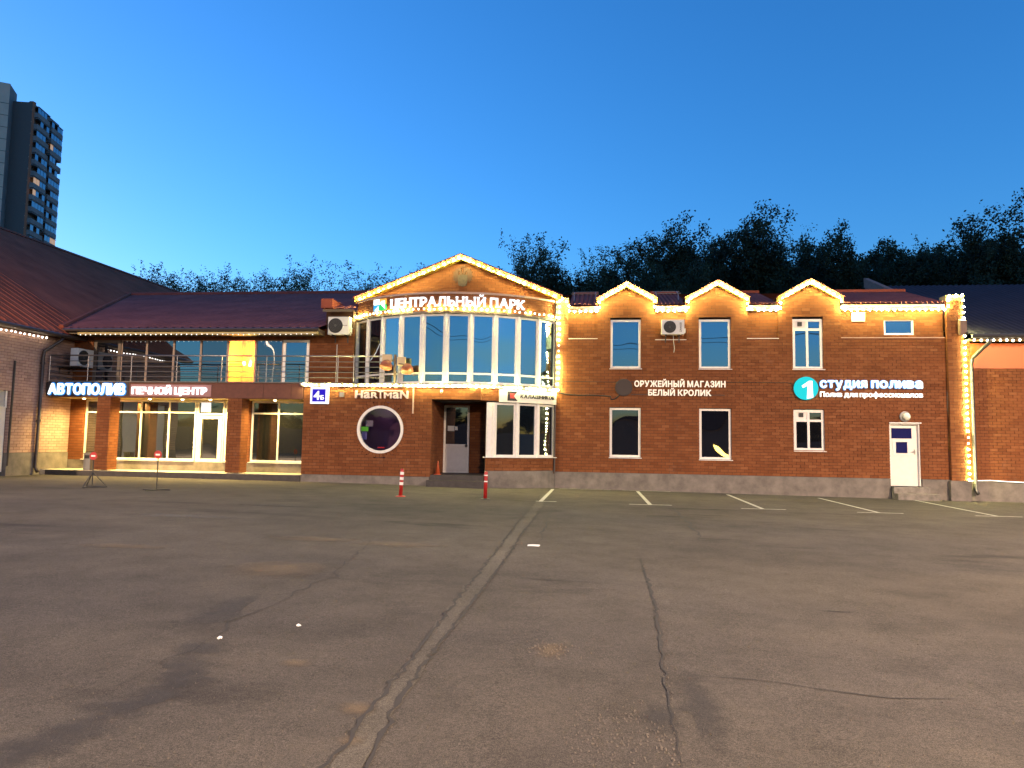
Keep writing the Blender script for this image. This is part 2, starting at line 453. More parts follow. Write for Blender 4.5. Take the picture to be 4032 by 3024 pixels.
# ------------------------------------------------------------------ ground
def asphalt(name='asphalt', tint=(1, 1, 1)):
    m = bpy.data.materials.new(name); m.use_nodes = True; nt = m.node_tree; b = nt.nodes['Principled BSDF']
    L = nt.links.new
    g = nt.nodes.new('ShaderNodeNewGeometry')
    def noise(scale, detail, rough=.6, stretch=None):
        n = nt.nodes.new('ShaderNodeTexNoise'); n.inputs['Scale'].default_value = scale; n.inputs['Detail'].default_value = detail; n.inputs['Roughness'].default_value = rough
        if stretch:
            mp = nt.nodes.new('ShaderNodeMapping'); mp.inputs['Scale'].default_value = stretch; mp.inputs['Rotation'].default_value = (0, 0, .5)
            L(g.outputs['Position'], mp.inputs[0]); L(mp.outputs[0], n.inputs['Vector'])
        else: L(g.outputs['Position'], n.inputs['Vector'])
        return n.outputs['Fac']
    def ramp(fac, stops):
        r = nt.nodes.new('ShaderNodeValToRGB'); e = r.color_ramp.elements
        for i, (p, c) in enumerate(stops):
            q = e[i] if i < 2 else e.new(p)
            q.position = p; q.color = (*c, 1)
        L(fac, r.inputs[0]); return r.outputs[0]
    def mix(a, c, mode, fac=1.0):
        x = nt.nodes.new('ShaderNodeMix'); x.data_type = 'RGBA'; x.blend_type = mode
        if isinstance(fac, float): x.inputs['Factor'].default_value = fac
        else: L(fac, x.inputs['Factor'])
        L(a, x.inputs['A'])
        L(c, x.inputs['B']) if not isinstance(c, tuple) else setattr(x.inputs['B'], 'default_value', (*c, 1))
        return x.outputs['Result']
    col = ramp(noise(.22, 5, .55), [(.32, (.076, .067, .059)), (.50, (.091, .081, .070)), (.70, (.108, .096, .083))])
    col = mix(col, ramp(noise(.09, 3, .5, (1, 2.2, 1)), [(.35, (.72, .72, .78)), (.6, (1.08, 1.05, 1.0))]), 'MULTIPLY')
    col = mix(col, ramp(noise(1.4, 6, .7), [(.30, (.74, .74, .74)), (.55, (1.0, 1.0, 1.0)), (.75, (1.14, 1.12, 1.08))]), 'MULTIPLY')
    col = mix(col, ramp(noise(.55, 4, .6, (.5, 1.6, 1)), [(.30, (.62, .62, .66)), (.40, (1, 1, 1))]), 'MULTIPLY')
    col = mix(col, ramp(noise(70, 3, .7), [(.32, (.70, .70, .70)), (.5, (1, 1, 1)), (.72, (1.34, 1.32, 1.28))]), 'MULTIPLY')
    col = mix(col, ramp(noise(24, 4, .75), [(.30, (.82, .82, .82)), (.5, (1, 1, 1)), (.72, (1.14, 1.13, 1.12))]), 'MULTIPLY')
    col = mix(col, ramp(noise(190, 2, .6), [(.36, (.6, .6, .6)), (.5, (1, 1, 1)), (.68, (1.7, 1.66, 1.6))]), 'MULTIPLY')
    col = mix(col, (.17, .12, .075), 'MIX', ramp(noise(.8, 6, .75), [(.68, (0, 0, 0)), (.80, (.55, .55, .55))]))
    if tint != (1, 1, 1): col = mix(col, tint, 'MULTIPLY')
    L(col, b.inputs['Base Color'])
    b.inputs['Roughness'].default_value = .92; b.inputs['Specular IOR Level'].default_value = .12
    bp = nt.nodes.new('ShaderNodeBump'); bp.inputs['Strength'].default_value = .55; bp.inputs['Distance'].default_value = .012
    L(noise(55, 5, .7), bp.inputs['Height']); L(bp.outputs[0], b.inputs['Normal'])
    MATS[name] = m
asphalt(); asphalt('asphalt_patch', (1.22, 1.24, 1.20))
xs = [-500, -120, -60, -40] + [-30+i for i in range(61)] + [40, 60, 120, 500]
ys = [-400, -120, -60, -45, -35, -28, -24, -20, -16, -12, -8, -4, 0, 4, 10, 30, 60, 120, 600]
gb = MB(); gb.v = [(x, y, gz(x)) for y in ys for x in xs]; nx = len(xs)
gb.f = [[j*nx+i, j*nx+i+1, (j+1)*nx+i+1, (j+1)*nx+i] for j in range(len(ys)-1) for i in range(nx-1)]
me = bpy.data.meshes.new('parking_lot'); me.from_pydata(gb.v, [], gb.f); me.materials.append(MATS['asphalt'])
ground = bpy.data.objects.new('parking_lot', me); COL.objects.link(ground); WL['parking_lot'] = Vector((0, 0, 0))
tag(ground, 'worn grey brown asphalt parking lot in front of the brick buildings', kind='structure')

def ribbon(name, px, w, m, lift=.004, jit=0.0, step=.35, seed=1, taper=False, parent=ground):
    """ribbon on the asphalt along photo pixels; w = width in metres"""
    r = random.Random(seed); P = [Vector(onG(*q)) for q in px]; pts = []
    for a, b in zip(P, P[1:]):
        n = max(1, int((b-a).length/step))
        for i in range(n): pts.append(a.lerp(b, i/n))
    pts.append(P[-1]); mb = MB(); n = len(pts); W = []
    for i, p in enumerate(pts):
        t = (pts[min(i+1, n-1)]-pts[max(i-1, 0)]); t.z = 0; t.normalize(); s = Vector((t.y, -t.x, 0))
        p = p + s*r.gauss(0, jit); ww = w*(1+r.uniform(-.5, .6)*(jit > 0))
        if taper: ww *= max(.15, min(1, 4*i/n, 4*(n-1-i)/n))
        for q in (-1, 1):
            x = p + s*(q*ww/2); W.append((x.x, x.y, gz(x.x)+lift))
    mb.v = W; mb.f = [[2*i, 2*i+1, 2*i+3, 2*i+2] for i in range(n-1)]
    return mb.build(name, m, parent)
for a, b in [((2177, 1927), (2128, 1976)), ((2510, 1935), (2561, 1989)), ((2864, 1948), (3006, 2006)), ((3224, 1962), (3466, 2021)), ((3599, 1970), (3934, 2035))]:
    ribbon('parking_line', [a, b], .105, 'line_paint', lift=.008)
for (u, v), l in [((2150, 1976), .5), ((2175, 1977), 0), ((2561, 1989), 1.0), ((3006, 2006), 1.0), ((3466, 2021), 1.0), ((3934, 2035), 1.0)]:
    if l == 0: continue
    p = onG(u, v); mb = MB(); k = .55
    mb.v = [(p[0]-k*l, p[1]-.05, gz(p[0])+.012), (p[0]+k*l, p[1]-.05, gz(p[0])+.012), (p[0]+k*l, p[1]+.05, gz(p[0])+.012), (p[0]-k*l, p[1]+.05, gz(p[0])+.012)]
    mb.f = [[0, 1, 2, 3]]; mb.build('parking_line', 'line_paint', ground)
for a, b in [((2200, 1925), (2405, 1930)), ((2450, 1931), (2640, 1937))]:
    ribbon('parking_line', [a, b], .09, 'line_paint', lift=.010)
joint = [(2150, 1948), (2080, 2040), (2025, 2110), (1985, 2165), (1870, 2310), (1760, 2450), (1640, 2610), (1500, 2800), (1360, 3030)]
ribbon('asphalt_seam', joint, .17, 'asphalt_patch', lift=.004, jit=.005, step=.25, seed=3)
ribbon('crack', [(2128, 1950), (2050, 2042), (2000, 2108), (1948, 2180), (1850, 2300), (1730, 2450), (1600, 2620), (1460, 2800), (1275, 3035)],   .022, 'crack', lift=.008, jit=.013, step=.07, seed=4)
ribbon('crack', [(2175, 1950), (2105, 2042), (2050, 2108), (2012, 2175), (1900, 2322), (1790, 2460), (1660, 2630), (1550, 2790), (1440, 3035)], .026, 'crack', lift=.008, jit=.010, step=.07, seed=5)
ribbon('crack', [(2520, 2190), (2555, 2300), (2585, 2400), (2595, 2500), (2605, 2580), (2625, 2720), (2650, 2850), (2690, 3035)], .026, 'crack', lift=.006, jit=.010, step=.10, seed=6, taper=True)
ribbon('crack', [(2640, 1990), (2670, 2018), (2710, 2060), (2745, 2100), (2762, 2145)], .06, 'crack', lift=.006, jit=.03, step=.2, seed=8, taper=True)
ribbon('crack', [(2000, 2275), (2200, 2285), (2400, 2300), (2570, 2318)], .018, 'crack', lift=.006, jit=.02, step=.2, seed=9, taper=True)
ribbon('crack', [(2600, 2660), (2900, 2670), (3200, 2715), (3500, 2750), (3900, 2760)], .010, 'crack', lift=.006, jit=.02, step=.2, seed=10, taper=True)
ribbon('crack', [(0, 2900), (200, 2820), (420, 2730), (620, 2630), (740, 2560), (900, 2450), (1060, 2390), (1300, 2270), (1480, 2110)], .014, 'crack', lift=.006, jit=.03, step=.2, seed=11, taper=True)
ribbon('crack', [(2170, 2000), (2160, 2050), (2130, 2110), (2120, 2150)], .03, 'crack', lift=.006, jit=.03, step=.2, seed=12, taper=True)
ribbon('crack', [(2150, 2008), (2225, 2010)], .09, 'crack', lift=.009, jit=.03, step=.15, seed=13, taper=True)
def patch(name, u, v, rx, ry, m, seed, label=None):
    p = onG(u, v); r = random.Random(seed); mb = MB(); n = 22; ph = [r.uniform(0, 6.28) for _ in range(4)]
    mb.v = [(p[0], p[1], gz(p[0])+.007)]
    for k in range(n):
        a = 2*math.pi*k/n; q = 1+.28*math.sin(2*a+ph[0])+.2*math.sin(3*a+ph[1])+.14*math.sin(5*a+ph[2])+r.uniform(-.12, .12)
        x = p[0]+rx*q*math.cos(a); mb.v.append((x, p[1]+ry*q*math.sin(a), gz(x)+.007))
    mb.f = [[0, 1+k, 1+(k+1) % n] for k in range(n)]
    return mb.build(name, m, ground)
def soft(name, col):
    """stain that fades into the asphalt at its rim (object-space falloff)"""
    m = bpy.data.materials.new(name); m.use_nodes = True; nt = m.node_tree; b = nt.nodes['Principled BSDF']
    b.inputs['Base Color'].default_value = (*col, 1); b.inputs['Roughness'].default_value = .9
    tc = nt.nodes.new('ShaderNodeTexCoord'); mp = nt.nodes.new('ShaderNodeVectorMath'); mp.operation = 'SUBTRACT'; mp.inputs[1].default_value = (.5, .5, 0)
    sc_ = nt.nodes.new('ShaderNodeVectorMath'); sc_.operation = 'MULTIPLY'; sc_.inputs[1].default_value = (2, 2, 0)
    ln = nt.nodes.new('ShaderNodeVectorMath'); ln.operation = 'LENGTH'
    nt.links.new(tc.outputs['Generated'], mp.inputs[0]); nt.links.new(mp.outputs[0], sc_.inputs[0]); nt.links.new(sc_.outputs[0], ln.inputs[0])
    n = nt.nodes.new('ShaderNodeTexNoise'); n.inputs['Scale'].default_value = 6; n.inputs['Detail'].default_value = 6
    g = nt.nodes.new('ShaderNodeNewGeometry'); nt.links.new(g.outputs['Position'], n.inputs['Vector'])
    ad = nt.nodes.new('ShaderNodeMath'); ad.operation = 'MULTIPLY_ADD'; ad.inputs[1].default_value = .9; nt.links.new(n.outputs['Fac'], ad.inputs[0]); nt.links.new(ln.outputs['Value'], ad.inputs[2])
    r = nt.nodes.new('ShaderNodeMapRange'); r.inputs[1].default_value, r.inputs[2].default_value = .55, 1.15; r.inputs[3].default_value, r.inputs[4].default_value = .5, 0
    nt.links.new(ad.outputs[0], r.inputs[0]); nt.links.new(r.outputs[0], b.inputs['Alpha']); MATS[name] = m
soft('sand_stain', (.19, .135, .08)); soft('dark_stain', (.048, .043, .042)); soft('grey_stain', (.15, .135, .12))
for i, (u, v, rx, ry, m) in enumerate([(1130, 2243, .9, .6, 'sand_stain'), (1265, 2127, .8, .5, 'sand_stain'), (1545, 2144, 1.0, .4, 'sand_stain'), (490, 2153, .8, .35, 'sand_stain'),
        (1395, 2790, .16, .20, 'sand_stain'), (1385, 2920, .12, .12, 'sand_stain'), (2165, 2560, .22, .28, 'sand_stain'), (1160, 2610, .15, .15, 'sand_stain'), (1085, 1993, 1.1, .35, 'dark_stain'),
        (690, 2032, 1.4, .5, 'grey_stain'), (820, 2420, .35, .9, 'dark_stain'), *[(u_, v_, .26, .30, 'dark_stain') for u_, v_ in ((30, 2985), (200, 2930), (360, 2865), (480, 2800), (600, 2735), (700, 2680), (760, 2620), (800, 2560))], (2760, 2750, .25, .8, 'dark_stain'), (2600, 2830, .20, .35, 'dark_stain'), (3310, 2412, .22, .08, 'dark_stain')]):
    patch('stain', u, v, rx, ry, m, i)

# loose crumbs of asphalt and grit
cr = random.Random(21); cm = MB()
def crumb(u, v, s):
    x, y, z = onG(u, v); a = [cr.uniform(.5, 1.2)*s for _ in range(6)]; t = cr.uniform(0, 6.28); n = len(cm.v)
    cm.v += [(x+math.cos(t+k*1.57)*a[k], y+math.sin(t+k*1.57)*a[k], z+.002) for k in range(4)]+[(x, y, z+.006+a[4]*.8)]
    cm.f += [[n+k, n+(k+1) % 4, n+4] for k in range(4)]
for _ in range(150): crumb(cr.gauss(2440, 130), cr.gauss(2890, 80), .008)
for _ in range(60): crumb(cr.gauss(2170, 70), cr.gauss(2555, 22), .012)
for _ in range(350): crumb(cr.uniform(0, 4032), 2000+1024*cr.random()**.5, .007)
for _ in range(70): crumb(cr.gauss(2625, 25), cr.uniform(2450, 3024), .009)
mat('grit', (.095, .08, .066), .9)
cm.build('grit', 'grit', ground, kind='stuff')

# ------------------------------------------------------------------ left hall with the big roof
XL, yF, yB = -18.06, -1.75, -.45
hall = thing('brick_hall', (XL, -5, gz(XL)), 'pale brick hall with a huge dark red roof at the left edge', 'building')
fh = Fr(XL, 0, 0, 1)                       # u = y, facing right
hb = Brickwork('hall_brick', 'hall_mortar')
hb.lay(fh, .93, 5.05, spans(-7.2, yB-.02, [(-6.4, -3.28, 0, 3.0)]))
hb.finish(hall)
MB().fbox(fh, -3.27, yB-.02, -.3, .025, -.3, .925).build('plinth', 'concrete', hall)
MB().fbox(fh, -7.2, -6.42, -.3, .025, -.3, .925).build('plinth', 'concrete', hall)
MB().box(-40, XL-.32, -7.2, -7.0, -.3, 5.2).build('front_wall', 'hall_mortar', hall)
MB().face([(-17.66, -7.2, 5.2), (-29.3, -7.2, 12.18), (-40.9, -7.2, 5.2)]).build('front_gable', 'siding', hall)
# the hall's door with its louvre
hd = MB().fbox(fh, -6.38, -3.30, -.14, -.10, .30, 2.98).build('gate_door', 'door_white', hall, label='white metal hall door with a louvred vent')
for i in range(11):
    z = 2.48+i*.048; b = MB(); P = fh.pt
    b.hexa([P(-4.6, -.055, z), P(-3.42, -.055, z), P(-3.42, -.098, z+.03), P(-4.6, -.098, z+.03), P(-4.6, -.050, z+.005), P(-3.42, -.050, z+.005), P(-3.42, -.098, z+.038), P(-4.6, -.098, z+.038)])
    b.build('slat', 'door_white', hd)
MB().fbox(fh, -4.68, -4.61, -.098, -.04, 2.42, 3.05).fbox(fh, -3.41, -3.34, -.098, -.04, 2.42, 3.05).fbox(fh, -4.61, -3.41, -.098, -.04, 3.01, 3.05).fbox(fh, -4.61, -3.41, -.098, -.04, 2.42, 2.46).build('louvre_frame', 'door_white', hd)
MB().tube([fh.pt(-3.2, .03, 4.02), fh.pt(-3.23, .03, .5)], .035, 8).build('gate_rail', 'pipe_brown', hall)
# roof: one long slope up to a ridge that runs away from the viewer
HS, HE, HZ, RX = .60, -17.66, 5.20, -29.3
def hz(x): return HZ + HS*(HE-x)
rb = MB(); y0, y1 = -7.5, 45
n = 30
def wave_sheet(pts00, pts10, pts01, pts11, nw, amp, waves, nrm):
    """corrugated sheet between eave (00-10) and ridge (01-11)"""
    a, b, c, d = [Vector(p) for p in (pts00, pts10, pts01, pts11)]; nrm = Vector(nrm).normalized(); m = MB(); k = waves*6
    for i in range(k+1):
        t = i/k; o = nrm*(amp*math.sin(2*math.pi*i/6)); m.v += [tuple(a.lerp(b, t)+o), tuple(c.lerp(d, t)+o)]
    m.f = [[2*i, 2*i+2, 2*i+3, 2*i+1] for i in range(k)]
    return m
hr = wave_sheet((HE, y0, HZ), (HE, y1, HZ), (RX, y0, hz(RX)), (RX, y1, hz(RX)), 1, .018, 170, (HS, 0, 1)).build('roof', 'roof_maroon', hall, smooth=True)
MB().hexa([(RX-.25, y0, hz(RX)-.1), (RX+.25, y0, hz(RX)-.1), (RX+.25, y1, hz(RX)-.1), (RX-.25, y1, hz(RX)-.1), (RX-.05, y0, hz(RX)+.06), (RX+.05, y0, hz(RX)+.06), (RX+.05, y1, hz(RX)+.06), (RX-.05, y1, hz(RX)+.06)]).build('ridge_cap', 'roof_maroon', hr)
MB().face([(RX, y0, hz(RX)), (RX, y1, hz(RX)), (2*RX-HE, y1, HZ), (2*RX-HE, y0, HZ)]).build('roof', 'roof_maroon', hall)
MB().box(XL-.02, HE+.02, -7.4, yB-.05, 5.08, 5.12).build('eave_soffit', 'soffit', hall)
MB().tube([(HE+.07, -7.4, 5.13), (HE+.07, -.2, 5.11)], .062, 8).build('gutter', 'gutter', hall)
for k in range(12):
    y = -4.5+k*.45; x0, x1 = HE-.05, HE-9
    MB().tube([(x0, y, hz(x0)+.035), (x1, y, hz(x1)+.035)], .012, 4).build('standing_seam', 'roof_maroon', hr)
MB().tube([(HE+.02, -1.55, 5.05), (HE-.05, -1.62, 4.90), (XL+.10, -2.02, 4.50), (XL+.10, -2.06, 4.3), (XL+.10, -2.08, .42), (XL+.22, -2.12, .26)], .058, 10).build('downpipe', 'pipe_brown', hall, smooth=True)
MB().tube([(XL+.10, -2.06, 4.02), (XL+.10, -2.06, 4.10)], .075, 10).tube([(XL+.10, -2.08, 2.0), (XL+.10, -2.08, 2.08)], .075, 10).build('pipe_clamp', 'pipe_brown', hall)

# ------------------------------------------------------------------ balcony wing
wing = thing('balcony_wing', (-13.2, yF, gz(-13)), 'two storey brick wing with a long balcony over a lit shopfront terrace', 'building')
fF, fB = Fr(0, yF), Fr(0, yB)
wb = Brickwork()
XW0 = XL+.02
# columns of the terrace
for a, b in ((-16.02, -15.52), (-11.16, -10.65)):
    fs = Fr(b, 0, 0, 1); fl = Fr(a, 0, 0, -1)
    wb.lay(fF, .36, 2.90, lambda z, a=a, b=b: [(a, b)], slab=.25, dep=.07)
    wb.lay(fs, .36, 2.90, lambda z: [(yF+.06, yF+.5)], slab=.2, ph=.13, dep=.06)
    wb.lay(fl, .36, 2.90, lambda z: [(-yF-.5, -yF-.06)], slab=.2, ph=.13, dep=.06)
# recessed ground-floor wall and upper wall
low = [(-17.47, -16.4, .70, 2.90), (-16.4, -10.98-.3, .70, 2.90), (-13.06, -12.0, .3, 2.9), (-10.98, -8.5, .70, 2.90)]
wb.lay(fB, .37, 2.90, spans(XL-.15, -7.4, low), off=0)
wb.lay(fB, 3.45, 5.50, spans(XL-.15, -7.22, [(-17.29, -8.85, 3.4, 5.13)]), off=0)
# the street-side wall right of the terrace, with the round window and the doorway
CXW, CZW, CRW = -5.745, 1.905, .90
def hart(z):
    iv = spans(-8.45, -2.36, [(-4.01, -2.0, 0, 2.91)])(z)
    if abs(z-CZW) < CRW+.02:
        w = math.sqrt((CRW+.02)**2-(z-CZW)**2); iv2 = []
        for p, q in iv:
            if q < CXW or p > CXW: iv2.append((p, q)); continue
            iv2 += [(p, CXW-w), (CXW+w, q)]
        iv = iv2
    return iv
wb.lay(fF, .37, 3.32, hart, slab=.25, dep=.08)
ww = wb.finish(wing)
# the ring of radial bricks round the round window
nr = 44
for k in range(nr):
    a0, a1 = 2*math.pi*(k+.06)/nr, 2*math.pi*(k+.94)/nr
    poly = [(CXW+r*math.cos(a), CZW+r*math.sin(a)) for r, a in ((.80, a0), (.935, a0), (.935, a1), (.80, a1))]
    b = MB(); b.fpoly(fF, poly, -.10, .004); b.t = [min(1, max(0, rng.gauss(.45, .2)))]*len(b.f); b.build('brick', 'brick', ww)
mbk = MB(); ring = [(CXW+.93*math.cos(2*math.pi*k/48), CZW+.93*math.sin(2*math.pi*k/48)) for k in range(48)]
ri = [(CXW+.785*math.cos(2*math.pi*k/48), CZW+.785*math.sin(2*math.pi*k/48)) for k in range(48)]
for k in range(48):
    j = (k+1) % 48; mbk.fpoly(fF, [ri[k], ring[k], ring[j], ri[j]], -.16, -.012)
mbk.build('mortar_backing', 'mortar', ww)
rf = MB()
for k in range(64):
    a0, a1 = 2*math.pi*k/64, 2*math.pi*(k+1)/64
    rf.fpoly(fF, [(CXW+.705*math.cos(a0), CZW+.705*math.sin(a0)), (CXW+.795*math.cos(a0), CZW+.795*math.sin(a0)), (CXW+.795*math.cos(a1), CZW+.795*math.sin(a1)), (CXW+.705*math.cos(a1), CZW+.705*math.sin(a1))], -.08, .03)
rw = rf.build('round_window', 'pvc', wing, label='round porthole window with a cream frame')
MB().fpoly(fF, [(CXW+.72*math.cos(2*math.pi*k/64), CZW+.72*math.sin(2*math.pi*k/64)) for k in range(64)], -.07, -.06).build('pane', 'glass_porthole', rw)
rr = MB()
rr.fbox(fF, CXW-1.2, CXW+1.2, -.90, -.88, CZW-1.0, CZW+1.0).fbox(fF, CXW-1.22, CXW-1.2, -.9, -.25, CZW-1, CZW+1).fbox(fF, CXW+1.2, CXW+1.22, -.9, -.25, CZW-1, CZW+1).fbox(fF, CXW-1.2, CXW+1.2, -.9, -.25, CZW+.98, CZW+1).fbox(fF, CXW-1.2, CXW+1.2, -.9, -.25, CZW-1, CZW-.98)
mat('room_plum', (.22, .12, .19), .9)
rr.build('inner_room', 'room_plum', rw)
vl = bpy.data.lights.new('room_glow', 'POINT'); vl.energy = .55; vl.color = (.75, .42, .85); vl.shadow_soft_size = .1
vo = bpy.data.objects.new('room_glow', vl); COL.objects.link(vo); vo.parent = rw; vo.location = Vector((CXW, yF+.55, CZW+.8))-wl(rw)
for i in range(5): MB().fbox(fF, CXW-.70+i*.05, CXW-.665+i*.05, -.16, -.15, CZW-.06, CZW+.09).build('led_bar', 'led_green', rw)
MB().fbox(fF, CXW-.56, CXW-.30, -.16, -.155, CZW+.10, CZW+.30).build('notice', 'paper', rw)
MB().fbox(fF, CXW-.68, CXW-.50, -.16, -.155, CZW-.34, CZW-.08).build('poster', 'led_violet', rw)
MB().fbox(fF, CXW-.12, CXW+.12, -.16, -.15, CZW-.62, CZW-.585).build('led_sign', 'led_red', rw)
# plinths, terrace floor, beam, balcony slab
MB().box(-8.44, -4.02, yF-.03, yF+.3, -.3, .366).build('plinth', 'concrete', wing)
MB().box(XL+.03, -8.47, yF-.02, yB+.2, -.3, .335).build('terrace_floor', 'floor_tile', wing)
MB().box(XL+.25, -8.46, yF-.06, yF-.022, -.3, .325).build('terrace_step', 'dark_step', wing)
MB().box(XL+.03, -8.47, yB-.02, yB+.2, .337, .66).build('plinth', 'concrete', wing)
MB().box(XL+.15, -8.47, yF-.01, yF+.32, 2.905, 3.43).build('beam', 'beam_paint', wing)
for x in (-14.8, -11.9, -9.9, -8.9): MB().box(x-.006, x+.006, yF-.014, yF+.0, 2.91, 3.42).build('beam_seam', 'mortar', wing)
MB().box(XL+.05, -8.48, yF+.33, yB+.4, 2.90, 3.42).build('terrace_ceiling', 'fascia_cream', wing)
MB().box(XL+.15, -7.3, yF-.05, yB+.3, 3.434, 3.47).build('balcony_slab', 'concrete', wing)
sl = MB().box(-8.50, BXC, yF-.075, yF+.25, 3.325, 3.432)
sl.build('slab_edge', 'concrete', wing)
MB().box(-7.3, BXC+1.2, yF-.05, yB+.5, 3.434, 3.452).build('balcony_slab', 'concrete', wing)
# shop windows of the terrace
W = dict(glass='glass_shop', rec=.05, sill=.12)
window(wing, fB, -17.47, -16.41, .70, 2.88, cols=[-16.95], rows=[2.42], **W)
window(wing, fB, -16.38, -13.09, .70, 2.88, cols=[-15.26, -14.15], rows=[2.44], **W)
window(wing, fB, -11.97, -11.30, .70, 2.88, rows=[2.44], **W)
window(wing, fB, -10.96, -8.60, .70, 2.88, cols=[-9.94], rows=[2.44], **W)
# the glazed shop door
d = window(wing, fB, -13.06, -12.0, .345, 2.88, rows=[2.40], glass='glass_shop', rec=.05, sill=0, name='shop_door', label='white framed glazed shop door with a pull handle')
MB().fbox(fB, -12.99, -12.07, -.05, -.02, .42, .50).fbox(fB, -12.99, -12.85, -.05, -.02, .50, 2.34).fbox(fB, -12.21, -12.07, -.05, -.02, .50, 2.34).fbox(fB, -12.85, -12.21, -.05, -.02, 2.22, 2.34).fbox(fB, -12.85, -12.21, -.05, -.025, .50, .78).build('door_leaf', 'pvc', d)
MB().tube([fB.pt(-12.90, .02, 1.15), fB.pt(-12.93, .09, 1.20), fB.pt(-12.93, .09, 1.50), fB.pt(-12.90, .02, 1.55)], .016, 8).build('handle', 'pvc', d)
MB().fbox(fB, -12.93, -12.55, -.075, -.068, 2.47, 2.82).build('lit_sticker', 'box_white', d)
# upper glazing behind the balcony
ux = [-17.29, -16.17, -15.16, -14.09, -13.03, -11.98, -10.91, -9.86, -8.85]
dg = window(wing, fB, ux[0], ux[1]-.03, 3.475, 5.12, glass='glass_dark', frame='pvc_brown', fw=.12, rec=.03, sill=0, name='balcony_door', label='dark glazed balcony door at the hall end')
gl = ['glass_dark', 'glass_dark', 'glass_sky', 'glass_dark', 'glass_clear', 'glass_dark']
mat('frame_tan', (.36, .24, .17), .5)
for i in range(1, 7):
    window(wing, fB, ux[i]+.0, ux[i+1]-.006, 3.475, 5.12, glass=gl[i-1], frame='frame_tan', fw=.035, rec=.03, sill=0)
window(wing, fB, ux[7], ux[8]-.02, 3.475, 5.12, glass='glass_sky', frame='pvc', fw=.10, rec=.02, sill=0, name='balcony_door', label='white framed balcony door right of the lit pane')
# made-up glowing room behind one pane, imitating the glare of a mirrored lamp
X0, X1 = ux[5], ux[6]
rm = MB(); rm.box(X0-.1, X1+.1, yB+1.3, yB+1.34, 3.4, 5.3).box(X0-.14, X0-.1, yB+.14, yB+1.34, 3.4, 5.3).box(X1+.1, X1+.14, yB+.14, yB+1.34, 3.4, 5.3).box(X0-.1, X1+.1, yB+.14, yB+1.3, 5.26, 5.3).box(X0-.1, X1+.1, yB+.14, yB+1.3, 3.4, 3.44)
rm.build('pane_glow_room', 'pane_glow_orange', wing)
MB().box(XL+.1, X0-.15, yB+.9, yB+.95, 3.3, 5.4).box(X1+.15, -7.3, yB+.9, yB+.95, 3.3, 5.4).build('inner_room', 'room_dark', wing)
# eave, gutter, fascia, roof
YE, ZE = -1.25, 5.44
YR, ZR = 12.0, 9.45
xa, xb = -18.5, -8.25
MB().box(-18.0, -8.30, YE+.06, yB+.05, 5.24, 5.27).build('eave_soffit', 'soffit', wing)
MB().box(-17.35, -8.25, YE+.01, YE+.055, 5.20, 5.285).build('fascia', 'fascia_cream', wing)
MB().tube([(-17.9, YE-.05, 5.365), (-8.2, YE-.05, 5.365)], .06, 8).build('gutter', 'gutter', wing)
MB().box(-18.0, -8.30, YE+.06, yB+.2, 5.272, 5.42).build('eave_box', 'soffit', wing)
vy0, vy1 = -.2, YR
rf = MB(); k = 60*6
def wz(y): return ZE + (ZR-ZE)*(y-YE)/(YR-YE)
def valley_x(y): return HE - (wz(y)-HZ)/HS      # where the wing's roof meets the hall's
for i in range(k+1):
    x = -8.2 - i*(20.0/k); o = .020*math.sin(2*math.pi*i/6)
    # start of the sheet: the eave, or the valley further up
    yv = YE
    if x < valley_x(YE): yv = YE + (HZ + HS*(HE-x) - ZE)*(YR-YE)/(ZR-ZE)
    yv = min(yv, YR-.01)
    rf.v += [(x, yv, wz(yv)+o), (x, YR, ZR+o)]
rf.f = [[2*i, 2*i+1, 2*i+3, 2*i+2] for i in range(k)]
wr = rf.build('roof', 'roof_plum', wing, smooth=True)
MB().face([(-8.2, YR, ZR), (-28, YR, ZR), (-28, 24, 6), (-8.2, 24, 6)]).build('roof', 'roof_plum', wing)
MB().tube([(-27, YR, ZR+.04), (-8.2, YR, ZR+.04)], .10, 6).build('ridge_cap', 'roof_plum', wr)
# valley flashing
vp = [(valley_x(y)+.05, y, wz(y)+.05) for y in (YE, 0, 4, 8, YR)]
MB().tube(vp, .09, 6).build('valley_flashing', 'roof_maroon', wr)
# railing
rl = MB(); xr0, xr1 = XL+.12, -5.62
rail = MB().tube([(xr0, yF-.02, 4.38), (xr1, yF-.02, 4.36)], .026, 8).build('railing', 'rail_steel', wing, smooth=True)
for z in (4.18, 4.0, 3.82, 3.64):
    MB().tube([(xr0, yF-.02, z), (xr1, yF-.02, z-.01)], .013, 6).build('rail', 'rail_steel', rail)
for x in (XL+.14, -16.45, -14.80, -13.10, -11.45, -9.82, -8.42, -7.28, -6.72, -5.66):
    MB().tube([(x, yF-.02, 3.47), (x, yF-.02, 4.375)], .018, 6).build('post', 'rail_steel', rail)
for z in (4.38, 4.18, 4.0, 3.82, 3.64):
    MB().tube([(xr0, yF-.02, z), (xr0+.01, yB-.05, z)], .013, 6).build('rail', 'rail_steel', rail)
MB().tube([(-7.38, yF+.1, 3.46), (-7.38, yF+.1, 4.78)], .012, 6).build('aerial_rod', 'cable_white', wing)
# ------------------------------------------------------------------ the bowed middle part
bow = thing('bow_front_building', (BXC, -1.8, 0), 'gabled middle building with a curved glass bow front over the entrance', 'building')
arc = Arc()
bb = Brickwork()
uL, uR = bow_u(-1.02), bow_u(9)-.0
# brick band over the bow windows
bb.lay(arc, 5.88, 6.47, lambda z: [(uL, uR-.02)], slab=.2, dep=.07)
# low wall under the bay window
uB0 = bow_px(1911, 1830)[0]
bb.lay(arc, .60, 1.03, lambda z: [(uB0, uR-.02)], slab=.2, dep=.07)
